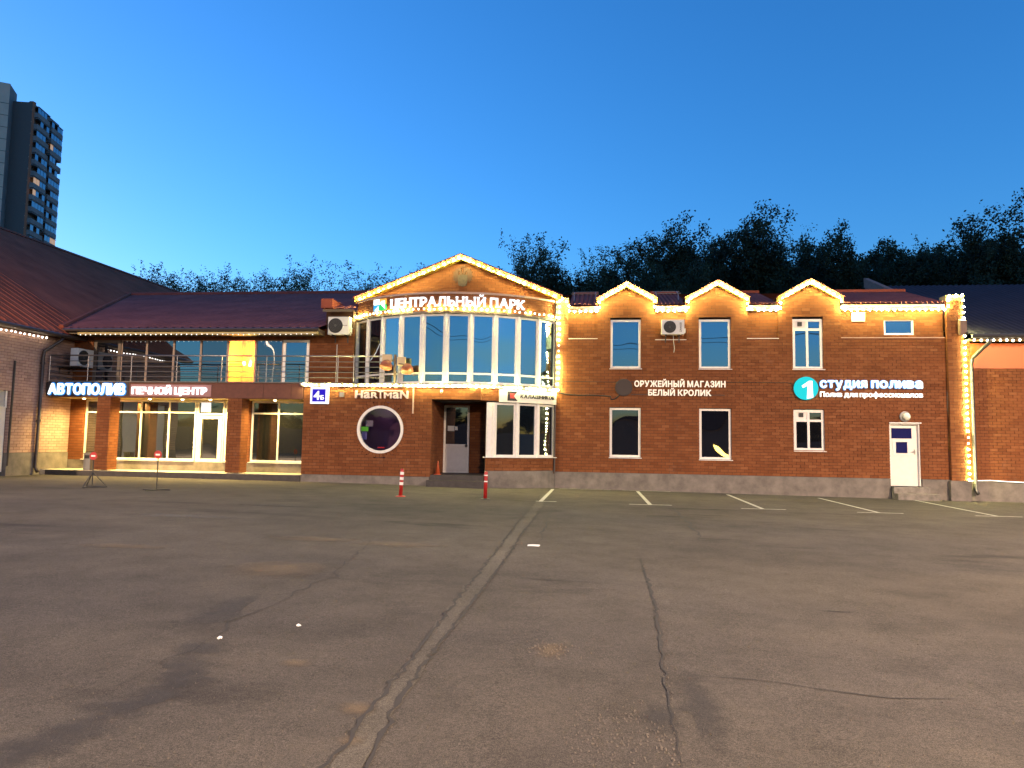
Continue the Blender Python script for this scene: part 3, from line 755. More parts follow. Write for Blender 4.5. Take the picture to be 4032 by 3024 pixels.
# gable
fG = Fr(0, .05)
GX, GZ, GL, GRr, GE = -3.43, 8.08, -7.20, .12, 6.62
def gab(z):
    t = max(0, (z-GE)/(GZ-GE)); return [(GL+(GX-GL)*t, min(-.01, GRr+(GX-GRr)*t))]
bb.lay(fG, 5.86, GZ-.12, gab, slab=.2, dep=.07)
# return wall of the doorway (left) and the wall the door sits in
fdl = Fr(-4.01, 0, 0, 1)
bb.lay(fdl, .44, 2.90, lambda z: [(yF+.09, .19)], slab=.2, dep=.06)
fD = Fr(0, .20)
bb.lay(fD, .44, 2.90, spans(-4.0, -1.2, [(-4.0, -3.06, 0, 2.84)]), slab=.2, dep=.06)
bb.lay(arc, 2.91, 3.32, lambda z: [((math.asin((-2.40-BXC)/BR))*BR, uR-.02)], slab=.2, dep=.07)
bwall = bb.finish(bow)
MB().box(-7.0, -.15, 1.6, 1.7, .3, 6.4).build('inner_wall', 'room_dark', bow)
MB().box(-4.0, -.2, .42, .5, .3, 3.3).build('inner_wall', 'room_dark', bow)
def arc_strip(u0, u1, d0, d1, z0, z1, n=28):
    m = MB()
    for i in range(n):
        m.fbox(arc, u0+(u1-u0)*i/n, u0+(u1-u0)*(i+1)/n, d0, d1, z0, z1)
    return m
arc_strip(uL, uR, -1.2, .05, 6.475, 6.53).build('bow_ledge', 'fascia_pink', bow)
arc_strip(uL, uR, -.2, .06, 5.80, 5.875).build('bow_lintel', 'gutter', bow)
arc_strip(0.02, uR, -.3, .075, 3.325, 3.43).build('slab_edge', 'concrete', bow)
arc_strip(uL, uR, -1.3, .01, 3.432, 3.45).build('bow_floor', 'concrete', bow)
arc_strip(uB0, uR-.02, -.2, .02, -.3, .595).build('plinth', 'concrete', bow)
# bow windows, one per facet
for k in range(-1, 9):
    p, q = arc.pt(bow_u(k), 0, 0), arc.pt(bow_u(k+1), 0, 0)
    L = math.hypot(q[0]-p[0], q[1]-p[1]); f = Fr(p[0], p[1], q[0]-p[0], q[1]-p[1])
    g = 'glass_bow' if k < 7 else 'glass_sky'
    window(bow, f, .035, L-.035, 3.46, 5.795, rows=[3.80], glass=g if k > 0 else 'glass_dark', fw=.07, rec=.0, sill=0, dep=.07, name='bow_window')
    MB().tube([arc.pt(bow_u(k), -.015, 3.455), arc.pt(bow_u(k), -.015, 5.797)], .062, 8).build('mullion', 'pvc', bow)
MB().tube([arc.pt(bow_u(9)-.05, -.02, 3.455), arc.pt(bow_u(9)-.05, -.02, 5.797)], .05, 8).build('mullion', 'pvc', bow)
# bay window by the entrance
for k in range(6, 9):
    p, q = arc.pt(bow_u(k), 0, 0), arc.pt(bow_u(k+1), 0, 0)
    L = math.hypot(q[0]-p[0], q[1]-p[1]); f = Fr(p[0], p[1], q[0]-p[0], q[1]-p[1])
    window(bow, f, .04, L-.04, 1.06, 2.86, glass='glass_shop' if k != 7 else 'glass_sky', fw=.07, rec=.02, sill=0, dep=.07, name='bay_window')
    MB().tube([arc.pt(bow_u(k), -.02, 1.055), arc.pt(bow_u(k), -.02, 2.862)], .07, 8).build('mullion', 'pvc', bow)
arc_strip(bow_u(6)-.24, bow_u(6)-.05, -.10, -.0, 1.055, 2.86, 3).build('end_panel', 'pvc', bow)
arc_strip(uB0-.08, uR, -.12, .09, 1.033, 1.055, 14).build('bay_sill', 'sill_metal', bow)
pe = arc.pt(bow_u(6)-.25, -.02, 0)
MB().box(pe[0]-.03, pe[0]+.03, pe[1]+.09, .19, .44, 2.90).build('doorway_wall', 'mortar', bow)
MB().box(-4.20, pe[0]+.2, yF+.255, .41, 2.903, 2.95).build('doorway_ceiling', 'black', bow)
# steps of the entrance
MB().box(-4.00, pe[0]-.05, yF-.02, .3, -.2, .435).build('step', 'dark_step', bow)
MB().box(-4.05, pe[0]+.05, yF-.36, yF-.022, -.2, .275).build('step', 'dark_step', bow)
# entrance door
dr = window(bow, fD, -4.00, -3.08, .44, 2.83, glass='glass_dark', fw=.07, rec=-.02, sill=0, name='entrance_door', label='white half glazed entrance door in a dark doorway', rows=[1.42], cells=[['door_white', 'glass_dark']])
MB().fbox(fD, -3.90, -3.18, .02, .035, .54, 1.34).build('door_panel', 'door_white', dr)
MB().lathe(fD.pt(-3.17, .02, 1.40), (0, -1, 0), [(.05, 0), (.05, .03), (.02, .04), (.02, .07)], 12).build('door_knob', 'handle', dr, smooth=True)
MB().fbox(fD, -3.86, -3.62, -.008, -.004, 1.92, 2.10).fbox(fD, -3.60, -3.50, -.008, -.004, 1.95, 2.08).build('notice', 'paper', dr)
# rake boards of the gable and the roof behind
def rake(name, p, q, par, d0=-.30, d1=-.02, h=.17, y=.05, m='rake_glow_yellow'):
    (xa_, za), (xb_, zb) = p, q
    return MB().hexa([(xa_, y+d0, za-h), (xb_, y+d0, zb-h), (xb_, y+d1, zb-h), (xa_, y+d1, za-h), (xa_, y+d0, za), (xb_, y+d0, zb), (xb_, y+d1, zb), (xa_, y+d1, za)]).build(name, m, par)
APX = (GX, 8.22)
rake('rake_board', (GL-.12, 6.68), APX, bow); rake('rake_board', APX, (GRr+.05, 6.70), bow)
mb = MB(); mb.v = [(GL-.16, -.32, 6.70), (GX, -.32, 8.25), (GRr+.09, -.32, 6.72), (GL-.16, 11, 6.70), (GX, 11, 8.25), (GRr+.09, 11, 6.72)]
mb.v += [(x, y, z-.04) for x, y, z in mb.v]; mb.f = [[0, 1, 4, 3], [1, 2, 5, 4], [6, 9, 10, 7], [7, 10, 11, 8], [0, 6, 7, 1], [1, 7, 8, 2], [0, 3, 9, 6], [2, 8, 11, 5]]
mb.build('roof', 'roof_plum', bow)
# side walls of the middle building, left of the bow
fs = Fr(-7.22, 0)
MB().box(-8.28, -7.26, yB+.02, 6, 5.51, 6.2).build('side_wall', 'mortar', bow)
MB().box(-7.24, -7.02, .26, 8, 5.0, 6.66).build('side_wall', 'mortar', bow)
mb = wave_sheet((-8.32, yB-.35, 6.20), (-7.15, yB-.35, 6.20), (-8.32, 3.0, 7.3), (-7.15, 3.0, 7.3), 1, .018, 6, (0, -.3, 1)); mb.build('lean_to_roof', 'roof_plum', bow, smooth=True)
MB().box(-8.30, -7.20, yB-.30, yB-.27, 6.08, 6.17).build('fascia', 'soffit', bow)
MB().box(-8.36, -7.95, yB-.32, .4, 6.22, 6.55).build('vent_box', 'roof_maroon', bow)

# ------------------------------------------------------------------ right wing
rwb = thing('brick_wing', (6.5, 0, -.05), 'long two storey brick wing with three small gables outlined in lights', 'building')
fR = Fr(0, 0)
GB = [(1.47, 3.42, 2.44, 7.14), (4.50, 6.52, 5.54, 7.17), (7.56, 9.57, 8.59, 7.18)]      # left, right, apex x, apex z
holes = [(1.88, 2.94, 4.14, 5.90), (1.87, 2.94, 1.07, 2.82), (4.90, 5.97, 4.14, 5.90), (4.90, 5.97, 1.05, 2.82), (8.00, 9.00, 4.14, 5.90), (7.99, 8.99, 1.40, 2.81), (11.03, 11.98, 0, 2.38)]
rec = [(.43, 1.44, 5.22, 6.20), (3.42, 4.48, 5.18, 6.20), (6.50, 7.55, 5.22, 6.20), (9.57, 12.84, 5.24, 6.20)]
bk = Brickwork()
top = lambda z: spans(0, 12.86, holes+rec)(z)
bk.lay(fR, .56, 6.14, top)
def gables(z):
    out = [(0.0, .43)] if z < 6.62 else []
    for a, b, ax, az in GB:
        t = max(0, (z-6.52)/(az-.12-6.52)); a2, b2 = a+.03+(ax-a)*t, b-.03+(ax-b)*t
        if b2-a2 > .08: out.append((a2, b2))
    return out
bk.lay(fR, 6.14, 7.06, gables, ph=0)
for a, b, z0, z1 in rec:
    hs_ = [(10.98, 11.95, 5.33, 5.88)] if a > 9 else []
    bk.lay(fR, z0, 6.14, spans(a-.01, b+.01, hs_), off=-.11, slab=.16, ph=.05, dep=.06)
fP = Fr(0, -.13)
bk.lay(fP, .54, 6.44, lambda z: [(12.87, 13.36)], slab=.12, dep=.07)
fPl, fPr = Fr(12.87, 0, 0, -1), Fr(13.36, 0, 0, 1)
bk.lay(fPl, .54, 6.44, lambda z: [(.0, .125)], slab=.1, dep=.05)
bk.lay(fPr, .54, 6.44, lambda z: [(-.125, .22)], slab=.1, dep=.05)
bk.lay(fR, 2.40, 2.78, lambda z: [(11.0, 11.98)], off=-.05, slab=.2, dep=.05)
rwall = bk.finish(rwb)
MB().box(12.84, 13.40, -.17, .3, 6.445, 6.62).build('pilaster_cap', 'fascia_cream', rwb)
for a, b, z0, z1 in rec:
    MB().fbox(fR, a, b, -.108, .012, z0-.022, z0-.002).build('ledge', 'sill_metal' if a < 9 else 'fascia_pink', rwb)
for a, b in ((.0, 11.02), (12.0, 12.86)):
    MB().box(a+.003, b, -.045, .3, -.45, .557).build('plinth', 'concrete', rwb)
MB().box(12.80, 13.42, -.20, .3, -.45, .537).build('plinth', 'concrete', rwb)
# windows
w = dict(fw=.075, rec=.07, sill=.10)
window(rwb, fR, 1.89, 2.93, 4.17, 5.88, glass='glass_sky', **w)
window(rwb, fR, 1.88, 2.93, 1.10, 2.80, glass='glass_dark', **w)
window(rwb, fR, 4.91, 5.96, 4.17, 5.88, glass='glass_sky', **w)
window(rwb, fR, 4.91, 5.96, 1.08, 2.80, glass='glass_dark', **w)
for z0, z1, g in ((4.17, 5.88, 'glass_sky'), (1.43, 2.79, 'glass_dark')):
    wn_ = window(rwb, fR, 8.01, 8.99, z0, z1, cols=[8.49], rows=[z1-.36], glass=g, fw=.085, rec=.07, sill=.10, cells=[[g, 'door_white'], [g, g]], label='two part window with a vent box in its top left corner')
    MB().fbox(fR, 8.19, 8.33, -.102, -.066, z1-.24, z1-.10).build('vent', 'ac_dark', wn_)
window(rwb, fR, 10.98, 11.94, 5.34, 5.87, glass='glass_sky', fw=.06, rec=.15, sill=.0)
MB().fbox(fR, 9.95, 10.37, -.107, -.07, 5.80, 6.10).build('vent_cover', 'pvc', rwb)
# door and steps
sd = MB().fbox(fR, 11.06, 11.95, -.16, -.11, .32, 2.33).build('side_door', 'door_white', rwb, label='white side door with two dark blue panes and concrete steps')
MB().fbox(fR, 11.13, 11.76, -.112, -.100, 1.88, 2.22).build('pane', 'door_blue', sd)
MB().fbox(fR, 11.27, 11.61, -.112, -.094, 1.40, 1.76).build('pane', 'door_blue', sd)
MB().fbox(fR, 11.17, 11.26, -.109, -.097, 1.33, 1.82).fbox(fR, 11.62, 11.71, -.109, -.097, 1.33, 1.82).fbox(fR, 11.26, 11.62, -.109, -.097, 1.77, 1.82).fbox(fR, 11.26, 11.62, -.109, -.097, 1.33, 1.39).build('pane_frame', 'pvc', sd)
MB().fbox(fR, 11.03, 11.06, -.20, -.02, .32, 2.36).fbox(fR, 11.95, 11.98, -.20, -.02, .32, 2.36).fbox(fR, 11.06, 11.95, -.20, -.02, 2.335, 2.365).build('door_frame', 'pvc', sd)
MB().tube([fR.pt(11.84, -.11, 1.45), fR.pt(11.84, -.05, 1.45), fR.pt(11.76, -.05, 1.45)], .014, 6).build('handle', 'handle', sd)
MB().fbox(fR, 11.82, 11.86, -.108, -.10, 1.36, 1.52).build('handle_plate', 'handle', sd)
MB().box(11.04, 12.16, -.24, -.05, -.3, .30).build('step', 'step_concrete', rwb)
MB().box(11.06, 12.34, -.52, -.242, -.4, .10).build('step', 'step_concrete', rwb)
MB().box(11.02, 12.02, -.05, -.02, 2.37, 2.41).build('door_ledge', 'sill_metal', rwb)
# eaves and roof between the gables
for i, (a, b, m) in enumerate([(.44, 1.46, 'fascia_pink'), (3.44, 4.48, 'fascia_pink'), (6.54, 7.54, 'fascia_pink'), (9.60, 12.82, 'fascia_pink')]):
    MB().box(a, b, -.11, -.07, 6.20, 6.33).build('fascia', m, rwb)
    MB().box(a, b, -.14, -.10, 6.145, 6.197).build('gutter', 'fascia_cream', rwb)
    MB().box(a, b, -.07, .25, 6.15, 6.33).build('eave_box', 'soffit', rwb)
    nwv = max(4, round((b-a)/.16))
    wave_sheet((a, -.20, 6.375), (b, -.20, 6.375), (a, 3.0, 7.40), (b, 3.0, 7.40), 1, .028, nwv, (0, -.32, 1)).build('roof', 'roof_plum', rwb, smooth=True)
    MB().box(a, b, 2.9, 3.06, 7.38, 7.48).build('ridge_cap', 'roof_maroon', rwb)
MB().face([(0, 3.04, 7.38), (13, 3.04, 7.38), (13, 8, 6), (0, 8, 6)]).build('roof', 'roof_plum', rwb)
for a, b in ((.48, 1.46), (3.44, 4.40)):          # snow guards
    for y, z in ((.9, 6.98), (1.5, 7.17)): MB().tube([(a, y, z), (b, y, z)], .018, 6).build('snow_guard_rail', 'rail_steel', rwb)
    for x in (a+.1, b-.1): MB().tube([(x, .85, 6.72), (x, .9, 6.98), (x, 1.5, 7.17)], .014, 5).build('snow_guard_post', 'rail_steel', rwb)
for a, b, ax, az in GB:
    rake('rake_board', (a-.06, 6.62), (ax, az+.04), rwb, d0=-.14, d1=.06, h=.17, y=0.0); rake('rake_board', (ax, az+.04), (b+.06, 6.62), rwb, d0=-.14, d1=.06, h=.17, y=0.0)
    mb = MB(); mb.v = [(a-.10, -.16, 6.62), (ax, -.16, az+.07), (b+.10, -.16, 6.62), (a-.10, 2.4, 6.62), (ax, 2.4, az+.07), (b+.10, 2.4, 6.62)]
    mb.v += [(x, y, z-.022) for x, y, z in mb.v]; mb.f = [[0, 1, 4, 3], [1, 2, 5, 4], [6, 9, 10, 7], [7, 10, 11, 8], [0, 6, 7, 1], [1, 7, 8, 2], [0, 3, 9, 6], [2, 8, 11, 5]]
    mb.build('gable_roof', 'roof_plum', rwb)
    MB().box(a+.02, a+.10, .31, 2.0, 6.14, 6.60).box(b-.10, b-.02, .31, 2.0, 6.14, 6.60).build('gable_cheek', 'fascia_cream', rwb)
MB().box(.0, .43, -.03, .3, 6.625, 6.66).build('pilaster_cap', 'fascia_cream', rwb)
# drainpipe in the corner of the bow
MB().tube([(-.02, -.10, 6.55), (-.02, -.10, .5)], .035, 8).build('downpipe', 'pipe_brown', rwb)

# ------------------------------------------------------------------ neighbour at the right edge
nb = thing('brick_annex', (20, .1, -.12), 'brick annex with a dark blue roof and an orange panel at the right edge', 'building')
fN = Fr(0, .10)
nk = Brickwork()
nk.lay(fN, .53, 4.22, lambda z: [(13.42, 24)], ph=.1)
nk.lay(fN, 4.22, 5.10, lambda z: [(13.42, 13.66)], ph=.1)
nk.finish(nb)
MB().fbox(fN, 13.67, 24, -.28, -.02, 4.225, 5.05).build('orange_panel', 'panel_orange', nb)
MB().fbox(fN, 13.44, 24, -.3, .03, -.45, .527).build('plinth', 'concrete', nb)
MB().box(13.42, 26, -.42, .12, 5.11, 5.14).build('eave_soffit', 'soffit', nb)
MB().tube([(13.45, -.50, 5.21), (26, -.50, 5.21)], .075, 8).build('gutter', 'metal_dark', nb)
wave_sheet((13.35, -.48, 5.28), (27, -.48, 5.28), (13.35, 8.2, 8.75), (27, 8.2, 8.75), 1, .02, 60, (0, -.4, 1)).build('roof', 'roof_navy', nb, smooth=True)
MB().face([(13.35, 8.2, 8.75), (27, 8.2, 8.75), (27, 17, 5.3), (13.35, 17, 5.3)]).build('roof', 'roof_navy', nb)
mb = MB(); mb.v = [(13.28, .35, 5.6), (13.28, 8.2, 8.7), (13.28, 16, 5.6), (13.36, .35, 5.6), (13.36, 8.2, 8.7), (13.36, 16, 5.6)]
mb.f = [[0, 1, 2], [3, 5, 4], [0, 3, 4, 1], [1, 4, 5, 2], [2, 5, 3, 0]]; mb.build('gable_end', 'siding', nb)
mb = MB(); mb.hexa([(13.20, -.3, 5.25), (13.40, -.3, 5.25), (13.40, 8.2, 8.68), (13.20, 8.2, 8.68), (13.20, -.3, 5.75), (13.40, -.3, 5.75), (13.40, 8.2, 9.10), (13.20, 8.2, 9.10)]); mb.build('verge_board', 'siding', nb)
MB().tube([(14.02, -.50, 5.16), (13.98, -.46, 5.0), (13.66, -.06, 4.55), (13.62, -.03, 4.35), (13.62, -.03, .25), (13.66, -.12, .12)], .06, 10).build('downpipe', 'pipe_steel', nb, smooth=True)
MB().tube([(13.40, -.02, .52)] + [(13.6+i*.5, -.02, .545+.02*math.sin(i*1.7)) for i in range(12)], .014, 6).build('led_strip', 'led_line', nb)

# ------------------------------------------------------------------ tower block far behind
TZ = 165.0
def far(u, v, k=TZ): d = ray(u, v); return CAM + d*k
qa, qb, qc, qd, qe = far(-60, 350, 161), far(39, 362, 163), far(66, 395, 168), far(130, 398, 166), far(234, 490, 178)
tw = thing('apartment_tower', (qd[0], qd[1], 0), 'tall dark apartment tower rising beyond the hall roof at the left', 'building')
def tface(a, b): return Fr(a[0], a[1], b[0]-a[0], b[1]-a[1])
dist2 = lambda a, b: math.hypot(a[0]-b[0], a[1]-b[1])
ztop = qd[2]; H3 = 2.75
fa, fs2, fb_, fc = tface(qa, qb), tface(qb, qc), tface(qc, qd), tface(qd, qe)
la, ls, lb, lc = dist2(qa, qb), dist2(qb, qc), dist2(qc, qd), dist2(qd, qe)
MB().fbox(fs2, 0, ls, -.6, 0, 0, ztop+2.4).build('tower_wall', 'tower_balcony', tw)
MB().fbox(fa, -6, la-.01, -.6, .01, 0, ztop+2.5).build('tower_wall', 'tower_panel', tw)
MB().fbox(fb_, 0, lb, -.6, 0, 0, ztop).build('tower_wall', 'tower_brown', tw)
MB().fbox(fc, .02, lc, -8, -.02, 0, ztop-.3).build('tower_wall', 'tower_dark', tw)
MB().fbox(fa, -8, la-7, -2, -.2, ztop+2.5, ztop+6.0).build('roof_house', 'tower_dark', tw)
MB().fbox(fc, lc*.45, lc*.75, -8, -3, ztop-.3, ztop+1.6).build('roof_house', 'tower_dark', tw)
MB().tube([fc.pt(lc*.62, -4, ztop+1.6), fc.pt(lc*.62, -4, ztop+3.0)], .7, 10).build('chimney', 'tower_dark', tw)
tr = random.Random(5)
for i in range(24):
    z = ztop-2.2-i*H3
    if z < 30: break
    MB().fbox(fa, -6, la, .01, .05, z, z+.10).build('panel_seam', 'tower_dark', tw)
    MB().fbox(fb_, 0, lb, .01, .06, z, z+.12).build('floor_band', 'tower_panel', tw)
    for j, (a, b) in enumerate(((.04, .47), (.55, .98))):
        zz = z-.6*j-1.2; dd = 1.1
        bal = MB().fbox(fc, lc*a, lc*b, .02, dd, zz-.15, zz+.95).build('balcony', 'tower_balcony', tw)
        n = 4
        for q in range(n):
            u0 = lc*a+(lc*(b-a))*q/n+.08; u1 = lc*a+(lc*(b-a))*(q+1)/n-.08
            lit = (i, j, q) in ((6, 0, 0), (6, 0, 1), (7, 0, 0), (10, 1, 2), (10, 1, 3), (13, 0, 0), (13, 0, 1), (2, 1, 0))
            if tr.random() < .8 or lit:
                MB().fbox(fc, u0, u1, dd-.12, dd-.05, zz+.97, zz+2.25).build('pane', 'window_lit' if lit else 'glass_tower', bal)
        MB().fbox(fc, lc*a, lc*b, .02, dd+.05, zz+2.27, zz+2.42).build('balcony_slab', 'tower_balcony', bal)
# ------------------------------------------------------------------ trees
def tree_mesh(seed, h, spread, nleaf, lsize, dense):
    r = random.Random(seed); tr_, lf = MB(), MB(); tips = []
    def grow(p, d, L, rad, lev):
        n = 4; pts = [p]; rs = [rad]
        for i in range(n):
            d = (d + Vector((r.gauss(0, .16), r.gauss(0, .16), r.gauss(.05, .08)))).normalized()
            p = p + d*(L/n); pts.append(p); rs.append(rad*(1-.75*(i+1)/n))
            if lev < 3 and (lev > 0 or i >= 1):
                for _ in range(2 if lev < 2 else 1):
                    a = r.uniform(0, 6.28); s = Vector((math.cos(a), math.sin(a), r.uniform(.45, 1.3)))
                    s.x *= spread; s.y *= spread
                    grow(p, s.normalized(), L*r.uniform(.38, .58), rs[-1]*.62, lev+1)
            if lev >= 2 or (lev == 1 and i == n-1): tips.append((p, min(.42, max(.25, L*.16))))
        tr_.tube(pts, rs, 5 if lev < 2 else 3, cap=False); tips.append((p, .3))
    lean = Vector((r.gauss(0, .05), r.gauss(0, .05), 1))
    grow(Vector((0, 0, 0)), lean.normalized(), h*.78, h*.012+.05, 0)
    zs = max(t[0].z for t in tips); k = h/zs
    g = np.random.default_rng(seed)
    P = np.array([tuple(t[0]) for t in tips]); S = np.array([t[1] for t in tips])*(1.1 if dense else .62)
    ix = g.integers(0, len(P), nleaf); c = P[ix]+g.normal(size=(nleaf, 3))*S[ix][:, None]; c = c[c[:, 2] > h*.10]; m_ = len(c)
    A_ = g.normal(size=(m_, 3)); A_ /= np.linalg.norm(A_, axis=1)[:, None]; B_ = np.cross(A_, g.normal(size=(m_, 3))); B_ /= np.linalg.norm(B_, axis=1)[:, None]
    q = (lsize*g.uniform(.5, 1.25, m_))[:, None]
    lf.v = np.stack([c-A_*q, c+B_*q*.55, c+A_*q, c-B_*q*.55], 1).reshape(-1, 3).tolist(); lf.f = np.arange(4*m_).reshape(-1, 4).tolist()
    out = []
    for m, mn in ((tr_, 'bark'), (lf, 'leaf_dense' if dense else 'leaf_thin')):
        me = bpy.data.meshes.new('trunk' if mn == 'bark' else 'crown'); me.from_pydata([(x*k, y*k, z*k) for x, y, z in m.v], [], m.f); me.materials.append(MATS[mn]); out.append(me)
    return out
THIN = [tree_mesh(11+i, 14, .62, 8000, .095, False) for i in range(5)]
DENSE = [tree_mesh(41+i, 20, .75, 36000, .18, True) for i in range(5)]
ORD = ['first', 'second', 'third', 'fourth', 'fifth', 'sixth', 'seventh', 'eighth', 'ninth', 'tenth', 'eleventh', 'twelfth', 'thirteenth', 'fourteenth', 'fifteenth', 'sixteenth', 'seventeenth', 'eighteenth', 'nineteenth', 'twentieth', 'twenty first', 'twenty second']
def tree(u, v, Y, kind, i, label, group, sx=1.0):
    top_ = onY(u, v, Y); x = top_[0]; h = top_[2]*(.955 if kind != 'thin' else .975); t, c = (THIN if kind == 'thin' else DENSE)[i % 5]
    o = thing('leafy_tree' if kind != 'thin' else 'slender_tree', (x, Y, 0), label, 'tree', group)
    s = h/(14 if kind == 'thin' else 20)
    o.scale = (s*sx, s*sx, s); o.rotation_euler = (0, 0, (i*2.399) % 6.28)
    for nm, me in (('trunk', t), ('crown', c)):
        q = bpy.data.objects.new(nm, me); COL.objects.link(q); q.parent = o
    return o
LT = [(550, 1068), (612, 1062), (681, 1060), (735, 1075), (785, 1040), (834, 1072), (884, 1046), (945, 1034), (1006, 1072), (1056, 1050), (1100, 1080), (1146, 1018), (1205, 1018), (1250, 1029), (1300, 1056), (1359, 1093), (1431, 1095), (1475, 1074), (1547, 1056), (1605, 1036), (1640, 1070), (1699, 1044)]
for i, (u, v) in enumerate(LT):
    tree(u, v-6, 42+(i*7 % 9), 'thin', i, 'slender sparse tree, %s from the left in the row beyond the balcony wing' % ORD[i], 'slender trees behind the balcony wing', sx=1.05)
    if i % 3 == 0: tree(u+25, v+28, 54+(i*5 % 7), 'thin', i+3, 'low sparse tree in the back row beyond the balcony wing roof', 'slender trees behind the balcony wing', sx=1.5)
RT = [(2020, 1026), (2072, 980), (2171, 928), (2232, 936), (2326, 960), (2383, 986), (2486, 964), (2533, 960), (2590, 990)]
for i, (u, v) in enumerate(RT):
    tree(u, v-4, 40+(i*5 % 8), 'thin' if i in (1, 2, 3, 6, 7) else 'dense', i+2, 'dark tree, %s from the left in the lower clump right of the big gable' % ORD[i], 'trees behind the two left small gables', sx=.95)
for i, u in enumerate((2090, 2180, 2260, 2350, 2430, 2500, 2580, 2660)):
    tree(u, 1050, 50+(i % 3)*2, 'dense', i, 'dark tree filling the back of the lower clump right of the big gable', 'trees behind the two left small gables', sx=1.0)
RD = [(2665, 930), (2720, 905), (2797, 870), (2891, 836), (2985, 861), (3079, 861), (3164, 847), (3249, 866), (3305, 894), (3390, 898), (3475, 922), (3569, 936), (3625, 974), (3686, 941), (3738, 964)]
for i, (u, v) in enumerate(RD):
    tree(u, v-3, 46+(i*5 % 9), 'dense' if i % 4 != 3 else 'thin', i, 'tall dark tree, %s from the left in the high wood behind the brick wing' % ORD[i], 'tall trees behind the brick wing', sx=.95)
for i in range(18):
    tree(2680+i*62, 950+(i % 3)*22+(i > 12)*30, 60+(i % 4)*2, 'dense', i+1, 'dark tree filling the back of the high wood behind the brick wing', 'tall trees behind the brick wing', sx=1.2)
for i, (u, v) in enumerate([(3832, 889), (3908, 826), (3973, 842), (4040, 858), (3880, 960), (3990, 950), (3800, 990)]):
    tree(u, v, 44+(i*3 % 7), 'dense', i, 'tall dark tree behind the right annex, %s' % ('first from the left', 'second from the left', 'tallest peak', 'cut by the edge', 'low in front of the left peak', 'low under the tallest peak', 'lowest beside the pilaster')[i], 'trees behind the annex', sx=.95)

# ------------------------------------------------------------------ festoon lights
_ico = None
def bulb_mesh(m):
    key = ('bulb', m)
    if key not in UNIT:
        b = MB().lathe((0, 0, 0), (0, 0, 1), [(.004, -.033), (.020, -.026), (.031, -.008), (.030, .010), (.018, .028), (.006, .034)], 8)
        me = bpy.data.meshes.new('bulb'); me.from_pydata(b.v, [], b.f); me.materials.append(MATS[m]); me.polygons.foreach_set('use_smooth', [True]*len(me.polygons)); UNIT[key] = me
    return UNIT[key]
def festoon(paths, label, step=.195, pat=None, bulb='bulb', hang=.05, cable='cable_black', scale=1.0, seed=0):
    """paths: list of polylines (3-D); bulbs hang every step along the cable"""
    r = random.Random(seed); first = Vector(paths[0][0])
    o = thing('string_light', first, label, 'string light', 'festoon lights outlining the buildings')
    c = MB()
    for P in paths:
        P = [Vector(p) for p in P]; c.tube(P, .007, 4)
    c.build('cable', cable, o); n = 0
    for P in paths:
        P = [Vector(p) for p in P]; acc = step*.5
        for a, b in zip(P, P[1:]):
            L = (b-a).length
            while acc < L:
                p = a.lerp(b, acc/L); m = bulb
                if pat: m = pat(n, r)
                if m:
                    q = place('bulb', bulb_mesh(m), o, p+Vector((r.gauss(0, .006), r.gauss(0, .004), -hang+r.gauss(0, .006))))
                    q.scale = (scale*.9,)*3
                acc += step; n += 1
            acc -= L
    return o
mix = lambda n, r: 'bulb' if r.random() < .55 else 'bulb_dim'
mostly = lambda n, r: 'bulb' if r.random() < .93 else 'bulb_dim'
G1, G2, G3 = (GL+.0, -.32, 6.60), (GX, -.32, 8.11), (GRr-.02, -.32, 6.62)
festoon([[G1, G2, G3]], 'string of warm bulbs along both slopes of the big gable', pat=lambda n, r: 'bulb' if (n*7 % 11) in (0, 1, 3, 4, 6, 8, 9) else 'bulb_dim', hang=.02, seed=2)
festoon([[arc.pt(uL+.02+(uR-uL)*i/40, .09, 5.97) for i in range(41)]], 'curved string of bulbs under the big glowing letters', pat=mix, hang=.02, seed=4)
slabp = [(-8.45+(BXC+8.45)*i/10, yF-.11, 3.40) for i in range(11)] + [arc.pt(uR*i/24, .12, 3.40) for i in range(1, 25)]
festoon([slabp], 'long string of bulbs along the balcony edge and bow floor', pat=mostly, hang=.03, seed=5)
festoon([[(.10, -.07, 6.62), (.10, -.07, 5.6), (.09, -.07, 4.2), (.06, -.07, 3.36)]], 'upright string of bulbs in the corner beside the bow', pat=mostly, hang=0, seed=6)
rwp = [(.10, -.06, 6.64), (.28, -.06, 6.62), (.42, -.10, 6.45), (.44, -.14, 6.17)]
for i, (a, b, ax, az) in enumerate(GB):
    rwp += [(a+.02, -.17, 6.17), (a+.02, -.19, 6.55), (ax, -.21, az-.03), (b-.02, -.19, 6.55), (b-.02, -.17, 6.17)]
    if i == 2: rwp.append((12.86, -.18, 6.15))
festoon([rwp], 'string of bulbs outlining the eave and the three small gables', pat=mostly, hang=.02, seed=7)
festoon([[(12.90, -.18, 6.15), (12.92, -.19, 6.60), (13.34, -.19, 6.62), (13.39, -.16, 6.4), (13.39, -.16, .50)]], 'upright string of bulbs down the right brick pilaster', pat=mostly, hang=0, seed=8)
festoon([[(13.46, -.42, 5.10), (20, -.42, 5.10)]], 'string of bulbs under the gutter of the right annex', bulb='bulb_cool', hang=.02, scale=1.2, seed=9)
festoon([[(-17.30, YE-.02, 5.225), (-8.30, YE-.02, 5.225)]], 'string of faint small bulbs under the balcony wing eave', bulb='bulb_pale', hang=.03, scale=.62, cable='cable_white', seed=10)
festoon([[(XL+.12, -6.0, 4.99), (XL+.12, -1.95, 4.99)]], 'short string of white bulbs under the hall eave', bulb='bulb_hall', hang=.02, scale=.85, seed=11)

